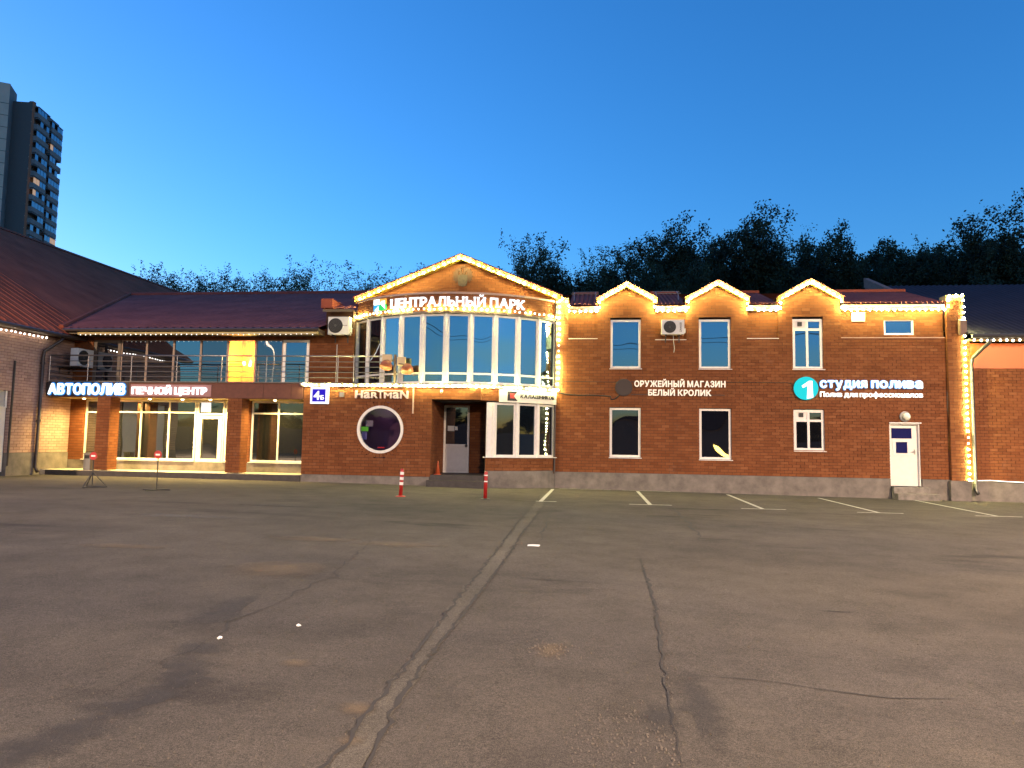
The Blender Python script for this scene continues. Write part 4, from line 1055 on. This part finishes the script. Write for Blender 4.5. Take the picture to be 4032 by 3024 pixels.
# ------------------------------------------------------------------ lettering
FONT = {}
def glyph(ch, bold, serif):
    key = (ch, bold, serif)
    if key in FONT: return FONT[key]
    if ch == 'ф':      # round letter with a stem through it
        V, Fc, bd, S = glyph('о', bold, serif); V = [(x*1.35, y) for x, y in V]; n = len(V); cx = (min(v[0] for v in V)+max(v[0] for v in V))/2
        V = V+[(cx-.05, -.2), (cx+.05, -.2), (cx+.05, .74), (cx-.05, .74)]; q = [n, n+1, n+2, n+3]
        FONT[key] = (V, Fc+[q], bd+[(n, n+1), (n+1, n+2), (n+2, n+3), (n+3, n)], S); return FONT[key]
    cu = bpy.data.curves.new('glyph', 'FONT'); cu.body = ch; cu.size = 1.0; cu.offset = bold; cu.resolution_u = 3
    ob = bpy.data.objects.new('glyph', cu); COL.objects.link(ob); bpy.context.view_layer.update()
    dg_ = bpy.context.evaluated_depsgraph_get(); me = bpy.data.meshes.new_from_object(ob.evaluated_get(dg_))
    V = [(v.co.x, v.co.y) for v in me.vertices]; Fc = [list(p.vertices) for p in me.polygons]
    E = {}
    for f in Fc:
        for i in range(len(f)): 
            a, b = f[i], f[(i+1) % len(f)]; E[(a, b)] = True
    bd = [(a, b) for (a, b) in E if (b, a) not in E]
    bpy.data.objects.remove(ob); bpy.data.meshes.remove(me)
    S = []
    if serif and V:
        y0, y1 = 0.0-bold, .727+bold
        for a, b in bd:
            (ax, ay), (bx, by) = V[a], V[b]
            if abs(ay-by) < .004 and .06 < abs(ax-bx) < .22:
                for yy, s in ((y0, 1), (y1, -1)):
                    if abs(ay-yy) < .03: S.append((min(ax, bx)-serif, max(ax, bx)+serif, ay, ay+s*.07))
    FONT[key] = (V, Fc, bd, S); return FONT[key]
def letters(par, fr, text, u0, u1, z0, z1, d, dep, m, bold=.02, serif=0, gap=.09, space=.34, name='letter', cap=.727, halo=None, sx=None, slant=0):
    """one mesh per letter, set between u0..u1; z0 = baseline, z1 = cap height"""
    S = (z1-z0)/cap; X = 0; items = []
    for ch in text:
        if ch == ' ': X += space; continue
        V, Fc, bd, Sf = glyph(ch, 0, serif)
        lo = min([v[0] for v in V]+[s[0] for s in Sf]); hi = max([v[0] for v in V]+[s[1] for s in Sf])
        items.append((ch, X-lo+bold)); X += hi-lo+gap+2*bold
    X -= gap; kx = (u1-u0)/X
    for ch, off in items:
        for hb_, mm, da, db in ([(halo[0], halo[1], d, d+dep*.35)] if halo else []) + [(bold, m, d+(dep*.36 if halo else 0), d+dep)]:
            V, Fc, bd, Sf = glyph(ch, 0, serif)
            b = MB(); q = hb_
            sh = [(0, 0)] if q == 0 else [(0, 0), (q, 0), (-q, 0), (0, q), (0, -q), (.7*q, .7*q), (-.7*q, .7*q), (.7*q, -.7*q), (-.7*q, -.7*q)]
            for si, (ox, oy) in enumerate(sh):
                n0 = len(b.v); n = len(V); e = .0006*si; P = lambda x, y, w: fr.pt(u0+(x+off+ox+slant*y)*kx, w, z0+(y+oy)*S)
                b.v += [P(x, y, db-e) for x, y in V]+[P(x, y, da+e) for x, y in V]
                b.f += [[n0+i for i in f] for f in Fc]+[[n0+n+i for i in reversed(f)] for f in Fc]+[[n0+b_, n0+a_, n0+n+a_, n0+n+b_] for a_, b_ in bd]
            for (xa_, xb_, ya, yb) in Sf:
                b.fpoly(fr, [(u0+(xa_+off)*kx, z0+min(ya, yb)*S-q*S), (u0+(xb_+off)*kx, z0+min(ya, yb)*S-q*S), (u0+(xb_+off)*kx, z0+max(ya, yb)*S+q*S), (u0+(xa_+off)*kx, z0+max(ya, yb)*S+q*S)], da+.0062, db-.0062)
            b.build(name if mm is m else 'letter_halo', mm, par)
def sign(loc, label): return thing('shop_sign', loc, label, 'sign')
# glowing blue-white letters at far left
s = sign((-16.4, yF, 2.93), 'glowing blue and white letter sign on the beam at far left')
MB().fbox(fF, -18.00, -14.86, .012, .03, 2.94, 3.43).build('backing_board', 'board_dark', s)
letters(s, fF, 'АВТОПОЛИВ', -17.88, -14.95, 3.00, 3.36, .035, .07, 'led_white', bold=.035, gap=.07, halo=(.105, 'led_cyan'))
s = sign((-13.3, yF, 2.93), 'white glowing letter sign on a pinkish board above the terrace')
MB().fbox(fF, -14.78, -11.78, .012, .03, 2.95, 3.36).build('backing_board', 'board_pinkish', s)
letters(s, fF, 'ПЕЧНОЙ ЦЕНТР', -14.70, -11.92, 3.02, 3.26, .035, .06, 'led_pinkwhite', bold=.03, gap=.06, space=.26)
# house number
s = thing('house_number_sign', (-7.86, yF-.1, 2.74), 'blue lit house number box under the balcony corner', 'sign')
MB().fbox(fF, -8.16, -7.55, .02, .15, 2.74, 3.30).build('light_box', 'box_white', s)
MB().fbox(fF, -8.09, -7.63, .152, .156, 2.81, 3.23).build('blue_face', 'box_blue', s)
letters(s, fF, '4', -8.04, -7.82, 2.88, 3.17, .158, .006, 'box_white', bold=.04)
letters(s, fF, 'Б', -7.80, -7.67, 2.88, 3.02, .158, .006, 'box_white', bold=.04)
# unlit pinkish letters above the round window
s = sign((-5.74, yF, 2.94), 'pinkish white raised letters above the round window')
for ch, a, b, z1 in [('H', -6.63, -6.36, 3.21), ('a', -6.33, -6.10, 3.21), ('R', -6.07, -5.84, 3.15), ('T', -5.84, -5.66, 3.21), ('M', -5.63, -5.36, 3.15), ('a', -5.33, -5.10, 3.21), ('N', -5.08, -4.80, 3.21)]:
    letters(s, fF, ch, a, b, 2.95, z1 if ch != 'a' else 3.21, .03, .06, 'letter_pink', bold=.028, cap=.727 if ch != 'a' else .60)
MB().fbox(fF, -6.36, -5.08, .03, .09, 3.185, 3.215).build('letter_bar', 'letter_pink', s)
for a, b in ((-6.60, -6.45), (-4.95, -4.85)): MB().fbox(fF, a, b, .007, .03, 3.0, 3.03).build('bracket', 'metal_dark', s)
# big serif letters on the bow
s = sign(arc.pt(.1, .1, 6.0), 'big glowing white serif letters on the curved brick band')
u0, _ = bow_px(1543, 1195); u1, _ = bow_px(2062, 1200)
letters(s, arc, 'ЦЕНТРАЛЬНЫЙ ПАРК', u0, u1, 6.05, 6.35, .05, .06, 'led_white', bold=.022, serif=.045, gap=.035, space=.22)
l0, _ = bow_px(1480, 1200); l1, _ = bow_px(1525, 1200); lm = (l0+l1)/2
for a, b, z0, z1, m in ((l0, lm-.01, 6.235, 6.42, 'led_white'), (lm+.01, l1, 6.235, 6.42, 'logo_orange'), (l0, lm-.01, 6.02, 6.215, 'logo_cyan'), (lm+.01, l1, 6.02, 6.215, 'logo_green')):
    MB().fbox(arc, a, b, .04, .10, z0, z1).build('logo_tile', m, s)
MB().fpoly(arc, [(lm-.03, 6.03), (lm-.03, 6.18), (l0+.06, 6.05)], .10, .105).build('logo_mark', 'led_white', s)
MB().fpoly(arc, [(l1-.02, 6.06), (l1-.02, 6.34), (lm+.10, 6.34), (lm+.05, 6.26), (lm+.12, 6.18)], .10, .105).build('logo_mark', 'led_white', s)
# board over the bay window
s = sign(arc.pt(bow_u(7.5), .1, 2.88), 'white board with a black and red logo over the bay window')
b0 = bow_u(6)+.16; b1 = uR-.05
arc_strip(b0, b1, .02, .085, 2.875, 3.30, 10).build('board', 'board_white', s)
q0 = b0+.27
MB().fpoly(arc, [(q0, 2.93), (q0+.36, 2.93), (q0+.22, 3.09), (q0+.36, 3.25), (q0, 3.25)], .088, .10).build('logo_black', 'letter_black', s)
MB().fpoly(arc, [(q0+.09, 3.01), (q0+.275, 3.01), (q0+.20, 3.09), (q0+.275, 3.17), (q0+.09, 3.17)], .102, .108).build('logo_red', 'logo_red', s)
letters(s, arc, 'КАЛАШНИКОВ', q0+.46, b1-.12, 3.035, 3.155, .088, .02, 'letter_black', bold=.03, gap=.10, slant=.06)
# cream letters with the dark disc
s = sign((4.2, -.05, 3.25), 'cream slab serif letters in two rows beside a dark round disc')
MB().lathe((2.35, -.01, 3.50), (0, -1, 0), [(.30, 0), (.30, .05), (.27, .055), (.27, .04)], 40).build('disc', 'board_dark', s)
letters(s, fR, 'ОРУЖЕЙНЫЙ МАГАЗИН', 2.71, 5.78, 3.535, 3.735, .03, .03, 'led_cream', bold=.034, serif=.04, gap=.045, space=.26)
letters(s, fR, 'БЕЛЫЙ КРОЛИК', 3.18, 5.30, 3.235, 3.43, .03, .03, 'led_cream', bold=.034, serif=.04, gap=.045, space=.26)
for z in (3.70, 3.26): MB().fbox(fR, 2.60, 5.75, .010, .026, z-.012, z+.012).build('mounting_rail', 'board_dark', s)
# cyan disc with the numeral and two text rows
s = sign((10.2, -.05, 3.15), 'cyan round sign with a white numeral and two glowing text rows')
MB().lathe((8.39, -.02, 3.51), (0, -1, 0), [(.385, 0), (.385, .10)], 48).build('disc', 'led_disc', s)
MB().fpoly(fR, [(8.40, 3.155), (8.60, 3.205), (8.585, 3.75), (8.48, 3.755), (8.24, 3.59), (8.28, 3.52), (8.43, 3.60)], .122, .130).build('numeral', 'led_white', s)
letters(s, fR, 'студия', 8.84, 10.34, 3.545, 3.77, .04, .06, 'led_text_cyan', bold=.035, gap=.06, cap=.545, halo=(.075, 'led_cyan'))
letters(s, fR, 'полива', 10.47, 12.08, 3.545, 3.77, .04, .06, 'led_text_cyan', bold=.035, gap=.06, cap=.545, halo=(.075, 'led_cyan'))
letters(s, fR, 'Полив для профессионалов', 8.84, 12.08, 3.235, 3.40, .04, .05, 'led_warmwhite', bold=.022, gap=.05, space=.22)
# the emblem on the gable
em = thing('coat_of_arms', (-3.42, .02, 7.12), 'brown metal two headed eagle emblem on the big gable', 'emblem')
ec = -3.40
MB().fpoly(fG, [(ec-.17, 7.25), (ec-.14, 7.14), (ec, 7.10), (ec+.14, 7.14), (ec+.17, 7.25), (ec+.17, 7.53), (ec-.17, 7.53)], .02, .07).build('shield', 'emblem_grey', em)
for sgn in (-1, 1):
    pts = []
    for i in range(13):
        a = R(-60+i*14.5); rr = .30 if i % 2 == 0 else .235
        pts.append((ec+sgn*(.14+rr*math.cos(a)*.80), 7.50+rr*math.sin(a)*1.05))
    pts += [(ec+sgn*.17, 7.62), (ec+sgn*.13, 7.40)]
    if sgn < 0: pts = pts[::-1]
    MB().fpoly(fG, pts, .012, .045).build('wing', 'emblem', em)
    nk_ = [(ec+sgn*.01, 7.54), (ec+sgn*.09, 7.56), (ec+sgn*.12, 7.68), (ec+sgn*.20, 7.72), (ec+sgn*.19, 7.77), (ec+sgn*.10, 7.78), (ec+sgn*.05, 7.70)]
    if sgn < 0: nk_ = nk_[::-1]
    MB().fpoly(fG, nk_, .014, .06).build('eagle_head', 'emblem', em)
MB().fpoly(fG, [(ec-.07, 7.80), (ec+.07, 7.80), (ec+.09, 7.88), (ec, 7.85), (ec-.09, 7.88)], .012, .04).build('crown_ornament', 'emblem', em)

# ------------------------------------------------------------------ air conditioners
def aircon(fr, u0, u1, z0, z1, dep, label, text=None, gap=.10):
    o = thing('air_conditioner', fr.pt((u0+u1)/2, gap, z0-.12), label, 'air conditioner', 'outdoor air conditioner units')
    b = MB().fbox(fr, u0, u1, gap, gap+dep, z0, z1).build('casing', 'ac_white', o)
    L, H = u1-u0, z1-z0; cx, cz, rr = u0+L*.36, (z0+z1)/2, H*.42
    ax = (fr.nx, fr.ny, 0)
    MB().lathe(fr.pt(cx, gap+dep+.001, cz), ax, [(rr, 0), (rr, .012), (rr*.92, .014)], 28).build('fan_opening', 'ac_dark', o)
    for k in range(5):
        r_ = rr*(.2+.18*k); g = MB(); n = 24
        g.tube([fr.pt(cx+r_*math.cos(2*math.pi*i/n), gap+dep+.022, cz+r_*math.sin(2*math.pi*i/n)) for i in range(n+1)], .004, 4); g.build('guard_ring', 'ac_grille', o)
    MB().lathe(fr.pt(cx, gap+dep+.016, cz), ax, [(rr*.16, 0), (rr*.16, .012)], 14).build('fan_hub', 'ac_grille', o)
    MB().fbox(fr, u1+.002, u1+.05, gap+.06, gap+dep-.08, z0+.06, z0+H*.42).build('valve_cover', 'ac_white', o)
    for u in (u0+L*.2, u0+L*.8): MB().fbox(fr, u-.02, u+.02, -.0 if fr is not fB else .01, gap+dep*.9, z0-.045, z0-.005).fbox(fr, u-.018, u+.018, .008, .035, z0-.25, z0-.047).build('bracket', 'metal_dark', o)
    if text == 'label': MB().fbox(fr, u0+L*.70, u0+L*.92, gap+dep, gap+dep+.004, cz-.02, cz+.03).build('badge', 'handle', o)
    return o
aircon(fB, -8.05, -7.28, 5.25, 5.88, .28, 'outdoor air conditioner on the brick wall left of the bow', 'label')
a3 = aircon(fR, 3.62, 4.38, 5.32, 5.82, .26, 'outdoor air conditioner between the two left small gables', gap=.02)
# the maker's mark runs up the casing
cu0, k = 4.22, 0
class Turn:
    """wall frame turned a quarter: text runs upwards"""
    def pt(s, u, d, z): return fR.pt(4.285-(z-0), d, 5.40+u)
letters(a3, Turn(), 'ZANUSSI', 0, .32, 0, .062, .283, .004, 'letter_black', bold=.03)
fHw = Fr(XL, 0, 0, 1)
a1 = aircon(fHw, -1.32, -.52, 4.05, 4.70, .30, 'outdoor air conditioner on the hall wall at the balcony end', gap=.55)
MB().fbox(fHw, -1.30, -.55, .02, .54, 4.02, 4.05).fbox(fHw, -1.28, -1.25, .52, .55, 4.05, 4.72).build('bracket', 'metal_dark', a1)
MB().tube([(4.02, -.16, 5.30), (4.03, -.14, 5.10), (4.07, -.05, 4.85), (4.05, -.04, 4.72)], .010, 6).build('drain_hose', 'cable_white', a3)

# ------------------------------------------------------------------ lamps, cables and small fittings on the buildings
fl = thing('floodlight_pair', (-5.40, yF-.02, 3.47), 'pair of rusty round floodlights on a post by the bow', 'floodlight')
FX = -5.30
MB().tube([(FX, yF+.0, 3.46), (FX, yF+.0, 4.42)], .05, 8).build('post', 'soffit', fl)
MB().box(FX-.42, FX-.10, yF-.10, yF+.0, 4.16, 4.42).build('ballast_box', 'flood_cream', fl)
MB().box(FX+.08, FX+.36, yF-.05, yF+.05, 4.05, 4.34).build('ballast_box', 'flood_cream', fl)
for x, z, t in ((FX-.22, 4.10, -.25), (FX+.46, 3.98, .3)):
    hd_ = MB().lathe((x, yF-.16, z+.06), (t*.5, -.45, -.9), [(.05, -.06), (.13, .0), (.19, .10), (.205, .20), (.21, .22)], 20).build('lamp_head', 'flood_rust', fl, smooth=True)
    MB().tube([(x, yF-.12, z+.08), (FX, yF, z+.16)], .018, 6).build('arm', 'metal_dark', fl)
cb = thing('power_cable', (1.0, -.05, 3.2), 'thick black cable sagging from the bow corner to the dark disc', 'cable')
pts = [(.06, -.06, 3.42), (.10, -.05, 3.30), (.35, -.03, 3.25), (.8, -.03, 3.215), (1.3, -.03, 3.225), (1.75, -.03, 3.20), (1.90, -.03, 3.19), (1.92, -.03, 3.08), (2.05, -.03, 3.10), (2.2, -.03, 3.22), (2.25, -.03, 3.30)]
MB().tube(pts, .022, 6).build('conductor', 'cable_black', cb, smooth=True)
MB().tube([(.10, -.03, 3.4), (.2, -.03, 3.68), (.35, -.03, 3.71), (2.1, -.03, 3.68)], .008, 5).build('thin_wire', 'cable_black', cb)
MB().tube([(5.8, -.03, 3.70), (7.8, -.03, 3.70), (7.95, -.03, 3.66), (8.02, -.03, 3.58)], .008, 5, ).build('sign_wire', 'cable_black', None, label='thin black wire running between the two right wing signs', cat='wire')
cd = MB().box(-4.66, -4.615, yF-.035, yF-.007, 2.45, 3.30).build('cable_duct', 'fascia_pink', None, label='vertical cream cable duct between round window and entrance', cat='cable duct')
def cctv(x, y, z, dx, dy, label):
    o = thing('security_camera', (x, y, z), label, 'camera', 'security cameras on the facade')
    MB().lathe((x, y, z), (0, 1, 0), [(.045, -.0), (.045, .04)], 12).build('mount', 'pvc', o)
    MB().lathe((x, y-.02, z-.01), (dx, dy, -.35), [(.03, -.06), (.04, -.05), (.04, .12), (.035, .13)], 14).build('housing', 'pvc', o, smooth=True)
    MB().lathe((x+dx*.12, y-.02+dy*.12, z-.01-.045), (dx, dy, -.35), [(.025, 0), (.022, .012)], 12).build('lens', 'black', o)
p = onY(1737, 1538, yF-.12); cctv(p[0], yF-.05, p[2], .2, -1, 'white security camera above the entrance doorway')
p = onY(92, 1518, yF-.2); cctv(p[0]+.3, yF-.16, p[2], -.3, -1, 'pale security camera at the hall end of the terrace beam')
p = onY(1195, 1512, yF-.1); cctv(p[0], yF-.12, p[2]+.02, -.4, -1, 'dark capped security camera by the balcony light string end')
jb = MB().fbox(fF, -7.17, -7.02, .008, .08, 2.98, 3.14).build('junction_box', 'handle', None, label='small grey junction box right of the house number', cat='junction box')
wlm = thing('wall_lamp', (11.52, -.05, 2.45), 'round unlit wall lamp above the white side door', 'lamp')
MB().lathe((11.52, -.0, 2.60), (0, -1, 0), [(.17, 0), (.17, .05), (.13, .06)], 24).build('base', 'lamp_steel', wlm)
MB().lathe((11.54, -.06, 2.60), (.1, -1, 0), [(.12, 0), (.115, .05), (.08, .10), (.02, .12)], 24).build('lamp_glass', 'ac_white', wlm, smooth=True)
# terrace downlights
for i, x in enumerate((-17.0, -15.85, -14.45, -13.2, -12.15, -9.75)):
    dl = thing('downlight', (x, -1.15, 2.86), 'small warm downlight in the terrace ceiling, number %s from the left' % ('one', 'two', 'three', 'four', 'five', 'six')[i], 'downlight', 'downlights under the balcony')
    MB().lathe((x, -1.15, 2.898), (0, 0, -1), [(.075, 0), (.07, .018)], 16).build('rim', 'pvc', dl)
    MB().lathe((x, -1.15, 2.88), (0, 0, -1), [(.055, 0), (.03, .02)], 12).build('lens', 'downlight', dl)
    la_ = bpy.data.lights.new('downlight_beam', 'AREA'); la_.shape = 'DISK'; la_.size = .10; la_.energy = 23; la_.color = (1, .74, .24); la_.spread = R(150)
    lo = bpy.data.objects.new('downlight_beam', la_); COL.objects.link(lo); lo.parent = dl; lo.location = (0, 0, -.01)
# lamps added in the made-up room to imitate a mirrored street lamp
ch = thing('pane_glow_lamp', (-11.4, yB+.62, 4.2), 'added lamp cluster imitating the street lamp glare in the bright pane', 'lamp')
for i in range(6):
    a = i*1.047; MB().lathe((-11.42+.24*math.cos(a), yB+.66+.24*math.sin(a), 4.28+.07*(i % 2)), (0, 0, 1), [(.02, -.05), (.05, -.02), (.05, .02), (.02, .05)], 10).build('globe', 'pane_glow_lamp', ch, smooth=True)
MB().tube([(-11.42, yB+.66, 5.25), (-11.42, yB+.66, 4.3)], .012, 6).build('stem', 'handle', ch)
cl = bpy.data.lights.new('pane_glow_light', 'POINT'); cl.energy = 55; cl.color = (1, .62, .14); cl.shadow_soft_size = .15
co = bpy.data.objects.new('pane_glow_light', cl); COL.objects.link(co); co.parent = ch; co.location = (-.02, .04, .25)

# ------------------------------------------------------------------ things standing on the lot
def stop_pole(u, v, vtop, label, tri):
    p = onG(u, v); x, y, z = p; zt = onY(u, vtop, y)[2]
    o = thing('stop_sign_stand', (x, y, z), label, 'sign stand', 'portable no entry stands')
    MB().tube([(x, y, z+.02), (x, y, zt-.02)], .014, 8).build('pole', 'metal_dark', o)
    MB().lathe((x, y-.016, zt), (0, -1, 0), [(.108, 0), (.108, .008)], 28).build('sign_disc', 'red_plastic', o)
    MB().box(x-.06, x+.06, y-.030, y-.0255, zt-.022, zt+.022).build('white_bar', 'white_reflective', o)
    if tri:
        for k in range(3):
            a = .5+k*2.094; ex, ey = x+.36*math.cos(a), y+.36*math.sin(a)
            MB().tube([(x, y, z+.42), (ex, ey, z+.025)], .013, 6).build('leg', 'metal_dark', o)
            a2 = a+2.094; MB().tube([(ex, ey, z+.025), (x+.36*math.cos(a2), y+.36*math.sin(a2), z+.025)], .012, 6).build('foot_bar', 'metal_dark', o)
    else:
        for a in (.12, 1.35):
            c_, s_ = math.cos(a)*.36, math.sin(a)*.36
            MB().tube([(x-c_, y-s_, z+.018), (x+c_, y+s_, z+.018)], .014, 6).build('foot_bar', 'metal_dark', o)
stop_pole(362, 1920, 1795, 'no entry disc on a tripod stand near the grey bin', True)
stop_pole(616, 1931, 1790, 'no entry disc on a flat cross foot before the shopfront', False)
def bollard(u, v, vtop, label, worn, lean=0.0):
    x, y, z = onG(u, v); h = onY(u, vtop, y)[2]-z
    o = thing('bollard', (x, y, z), label, 'bollard', 'red posts before the entrance'); lx = lean*h
    MB().lathe((x, y, z), (0, 0, 1), [(.135, 0), (.13, .012), (.06, .03)], 20).build('base', 'red_plastic' if not worn else 'metal_dark', o)
    P = lambda t: (x+lx*t/h, y, z+t)
    MB().tube([P(.02), P(h-.03), P(h)], [.050, .048, .034], 16).build('post', 'red_plastic', o, smooth=True)
    bands = (.42, .60, .79) if not worn else (.62, .84)
    for t in bands:
        MB().tube([P(h*t), P(h*t+.075 if not worn else h*t+.03)], .0515, 16).build('reflective_band', 'white_reflective', o)
bollard(1577, 1955, 1846, 'red post with three white bands left of the entrance', False, .04)
bollard(1910, 1966, 1856, 'worn red post right of the entrance steps', True, .02)
x, y = -3.83, yF+.35
co_ = thing('traffic_cone', (x, y, .436), 'small orange cone in the dark entrance corner', 'cone')
MB().box(x-.11, x+.11, y-.11, y+.11, .437, .455).build('base', 'orange_plastic', co_)
MB().lathe((x, y, .455), (0, 0, 1), [(.085, 0), (.02, .40), (.012, .44)], 16).build('body', 'orange_plastic', co_, smooth=True)
# grey litter bin on the terrace
bx = onY(349, 1800, yF+.25)[0]
lb_ = thing('litter_bin', (bx, yF+.3, .337), 'tall grey litter bin on the terrace beside the first column', 'bin')
MB().box(bx-.13, bx+.13, yF+.17, yF+.43, .34, .90).build('bin_body', 'lamp_steel', lb_)
MB().box(bx-.145, bx+.145, yF+.155, yF+.445, .902, .94).build('bin_lid', 'handle', lb_)
MB().box(bx-.09, bx+.09, yF+.164, yF+.169, .74, .86).build('bin_slot', 'black', lb_)
# scraps of paper
for u, v, a, lab in ((2100, 2151, .3, 'flattened white carton on the asphalt right of the seam'), (1176, 2470, 1.0, 'crumpled white paper scrap left of the seam'), (864, 2519, .2, 'tiny white paper scrap far left on the asphalt')):
    x, y, z = onG(u, v); r_ = random.Random(u); b = MB(); w_ = .07 if a == .3 else .014
    pts = [(x+w_*c*(1+.3*r_.random()), y+w_*.5*s_*(1+.3*r_.random()), z+.012+.012*r_.random()) for c, s_ in ((-1, -1), (0, -1.2), (1, -1), (1.2, 0), (1, 1), (0, 1.1), (-1, 1))]
    b.v = pts+[(x, y, z+.03)]+[(q[0], q[1], q[2]-.008) for q in pts]; n = len(pts)
    b.f = [[i, (i+1) % n, n] for i in range(n)]+[[n+1+i, n+1+(i+1) % n, (i+1) % n, i] for i in range(n)]
    b.build('paper_scrap', 'paper', None, label=lab, cat='litter')

# ------------------------------------------------------------------ behind the viewer: the lamps and the dark skyline that the windows mirror, plus an added lamp and screens
def street_lamp(x, y, h, label, k=1.0):
    o = thing('street_lamp', (x, y, gz(x)), label, 'street lamp', 'street lamps mirrored in the windows')
    MB().tube([(x, y, gz(x)), (x, y, h*.6), (x, y, h-.3), (x, y+.5, h), (x, y+1.2, h+.05)], [.09, .07, .055, .05, .045], 10).build('pole', 'lamp_steel', o)
    MB().box(x-.18, x+.18, y+1.1, y+1.8, h, h+.12).build('luminaire', 'lamp_steel', o)
    MB().box(x-.14, x+.14, y+1.15, y+1.75, h-.03, h-.002).build('lamp_glass', 'street_lamp_glow', o)
    l = bpy.data.lights.new('street_lamp_light', 'SPOT'); l.energy = LAMP_POWER*6*k; l.color = (1, .72, .47); l.spot_size = R(165); l.spot_blend = 1.0; l.shadow_soft_size = .3
    q = bpy.data.objects.new('street_lamp_light', l); COL.objects.link(q); q.parent = o
    q.location = (0, 1.45, h-gz(x)-.06); q.rotation_euler = (R(15), 0, 0)
street_lamp(-23, -26.5, 11.5, 'street lamp mirrored in the bright balcony pane', .55)
street_lamp(21, -26.5, 11.5, 'street lamp mirrored in the right wing windows', .85)
street_lamp(7.2, -37.0, 9.0, 'added unseen lamp behind the viewer that brightens the doorway', .34)  # added to throw light into the doorway; its reflection falls between windows
gh = thing('gabled_house', (10, -62, 0), 'dark gabled house mirrored in the lower wing window', 'building')
MB().box(4, 18, -70, -60, -.3, 4).build('wall', 'siding', gh)
mb = MB(); mb.v = [(3.5, -59.5, 4), (11, -59.5, 7.4), (18.5, -59.5, 4), (3.5, -70.5, 4), (11, -70.5, 7.4), (18.5, -70.5, 4)]; mb.f = [[0, 1, 2], [3, 5, 4], [0, 3, 4, 1], [1, 4, 5, 2], [2, 5, 3, 0]]
mb.build('roof', 'roof_navy', gh)
for i in range(62):
    x = -108+i*3.5+(i*37 % 3); hgt = 4.3+(i*29 % 6)*.25
    if 3 < x < 19: hgt = 4.5
    t, c = DENSE[i % 5]
    o = thing('leafy_tree', (x, -(74 if 3 < x < 19 else 58)-(i*13 % 7), 0), 'dark tree of the row mirrored in the windows', 'tree', 'trees mirrored in the windows')
    o.scale = (hgt/20*2.6, hgt/20*2.6, hgt/20); o.rotation_euler = (0, 0, i*1.7)
    for nm, me in (('trunk', t), ('crown', c)):
        q = bpy.data.objects.new(nm, me); COL.objects.link(q); q.parent = o
for i in range(20):  # unseen row added to keep the horizon glow out of the bay window
    t, c = DENSE[i % 5]; hgt = 7.0+(i*17 % 5)*.4
    o = thing('leafy_tree', (66+(i*11 % 6), -58+i*3.6, 0), 'dark tree of the side row added to block the bay window horizon', 'tree', 'added trees screening the bay window')
    o.scale = (hgt/20*2.2, hgt/20*2.2, hgt/20); o.rotation_euler = (0, 0, i*1.3)
    for nm, me in (('trunk', t), ('crown', c)):
        q = bpy.data.objects.new(nm, me); COL.objects.link(q); q.parent = o
MB().box(60, 60.2, -54, 14, -.6, 2.6).build('reflection_screen', 'siding', None, label='added side wall hiding the bright horizon from the bay window', cat='wall')  # added screen against the horizon glow in the bay panes
pw = MB().box(-130, 130, -54.2, -54, -.6, 2.6).build('reflection_screen', 'siding', None, label='long added wall hiding the bright horizon from the windows', cat='wall')  # added unseen screen: darkens the low reflections in the windows
wf = thing('work_floodlight', (11.0, -33, gz(11)), 'low yellow floodlight mirrored in the lower wing window', 'floodlight')
MB().tube([(11.0, -33, gz(11)), (11.0, -33, 1.1)], .03, 8).build('stand', 'metal_dark', wf)
MB().box(10.58, 11.42, -33.12, -32.96, .96, 1.50).build('housing', 'metal_dark', wf)
MB().box(10.62, 11.38, -32.958, -32.95, 1.0, 1.46).build('lamp_glass', 'flood_glow', wf)
for k, (z, sag, yy) in enumerate(((10.6, 1.8, -26.2), (10.3, 1.9, -26.6))):
    n = 24; P = [(-23+44*i/n, yy, z-sag*4*(i/n)*(1-i/n)) for i in range(n+1)]
    MB().tube(P, .03, 5).build('overhead_wire', 'cable_black', None, label='%s sagging overhead wire mirrored in the upper windows' % ('upper', 'lower')[k], cat='wire', group='overhead wires')
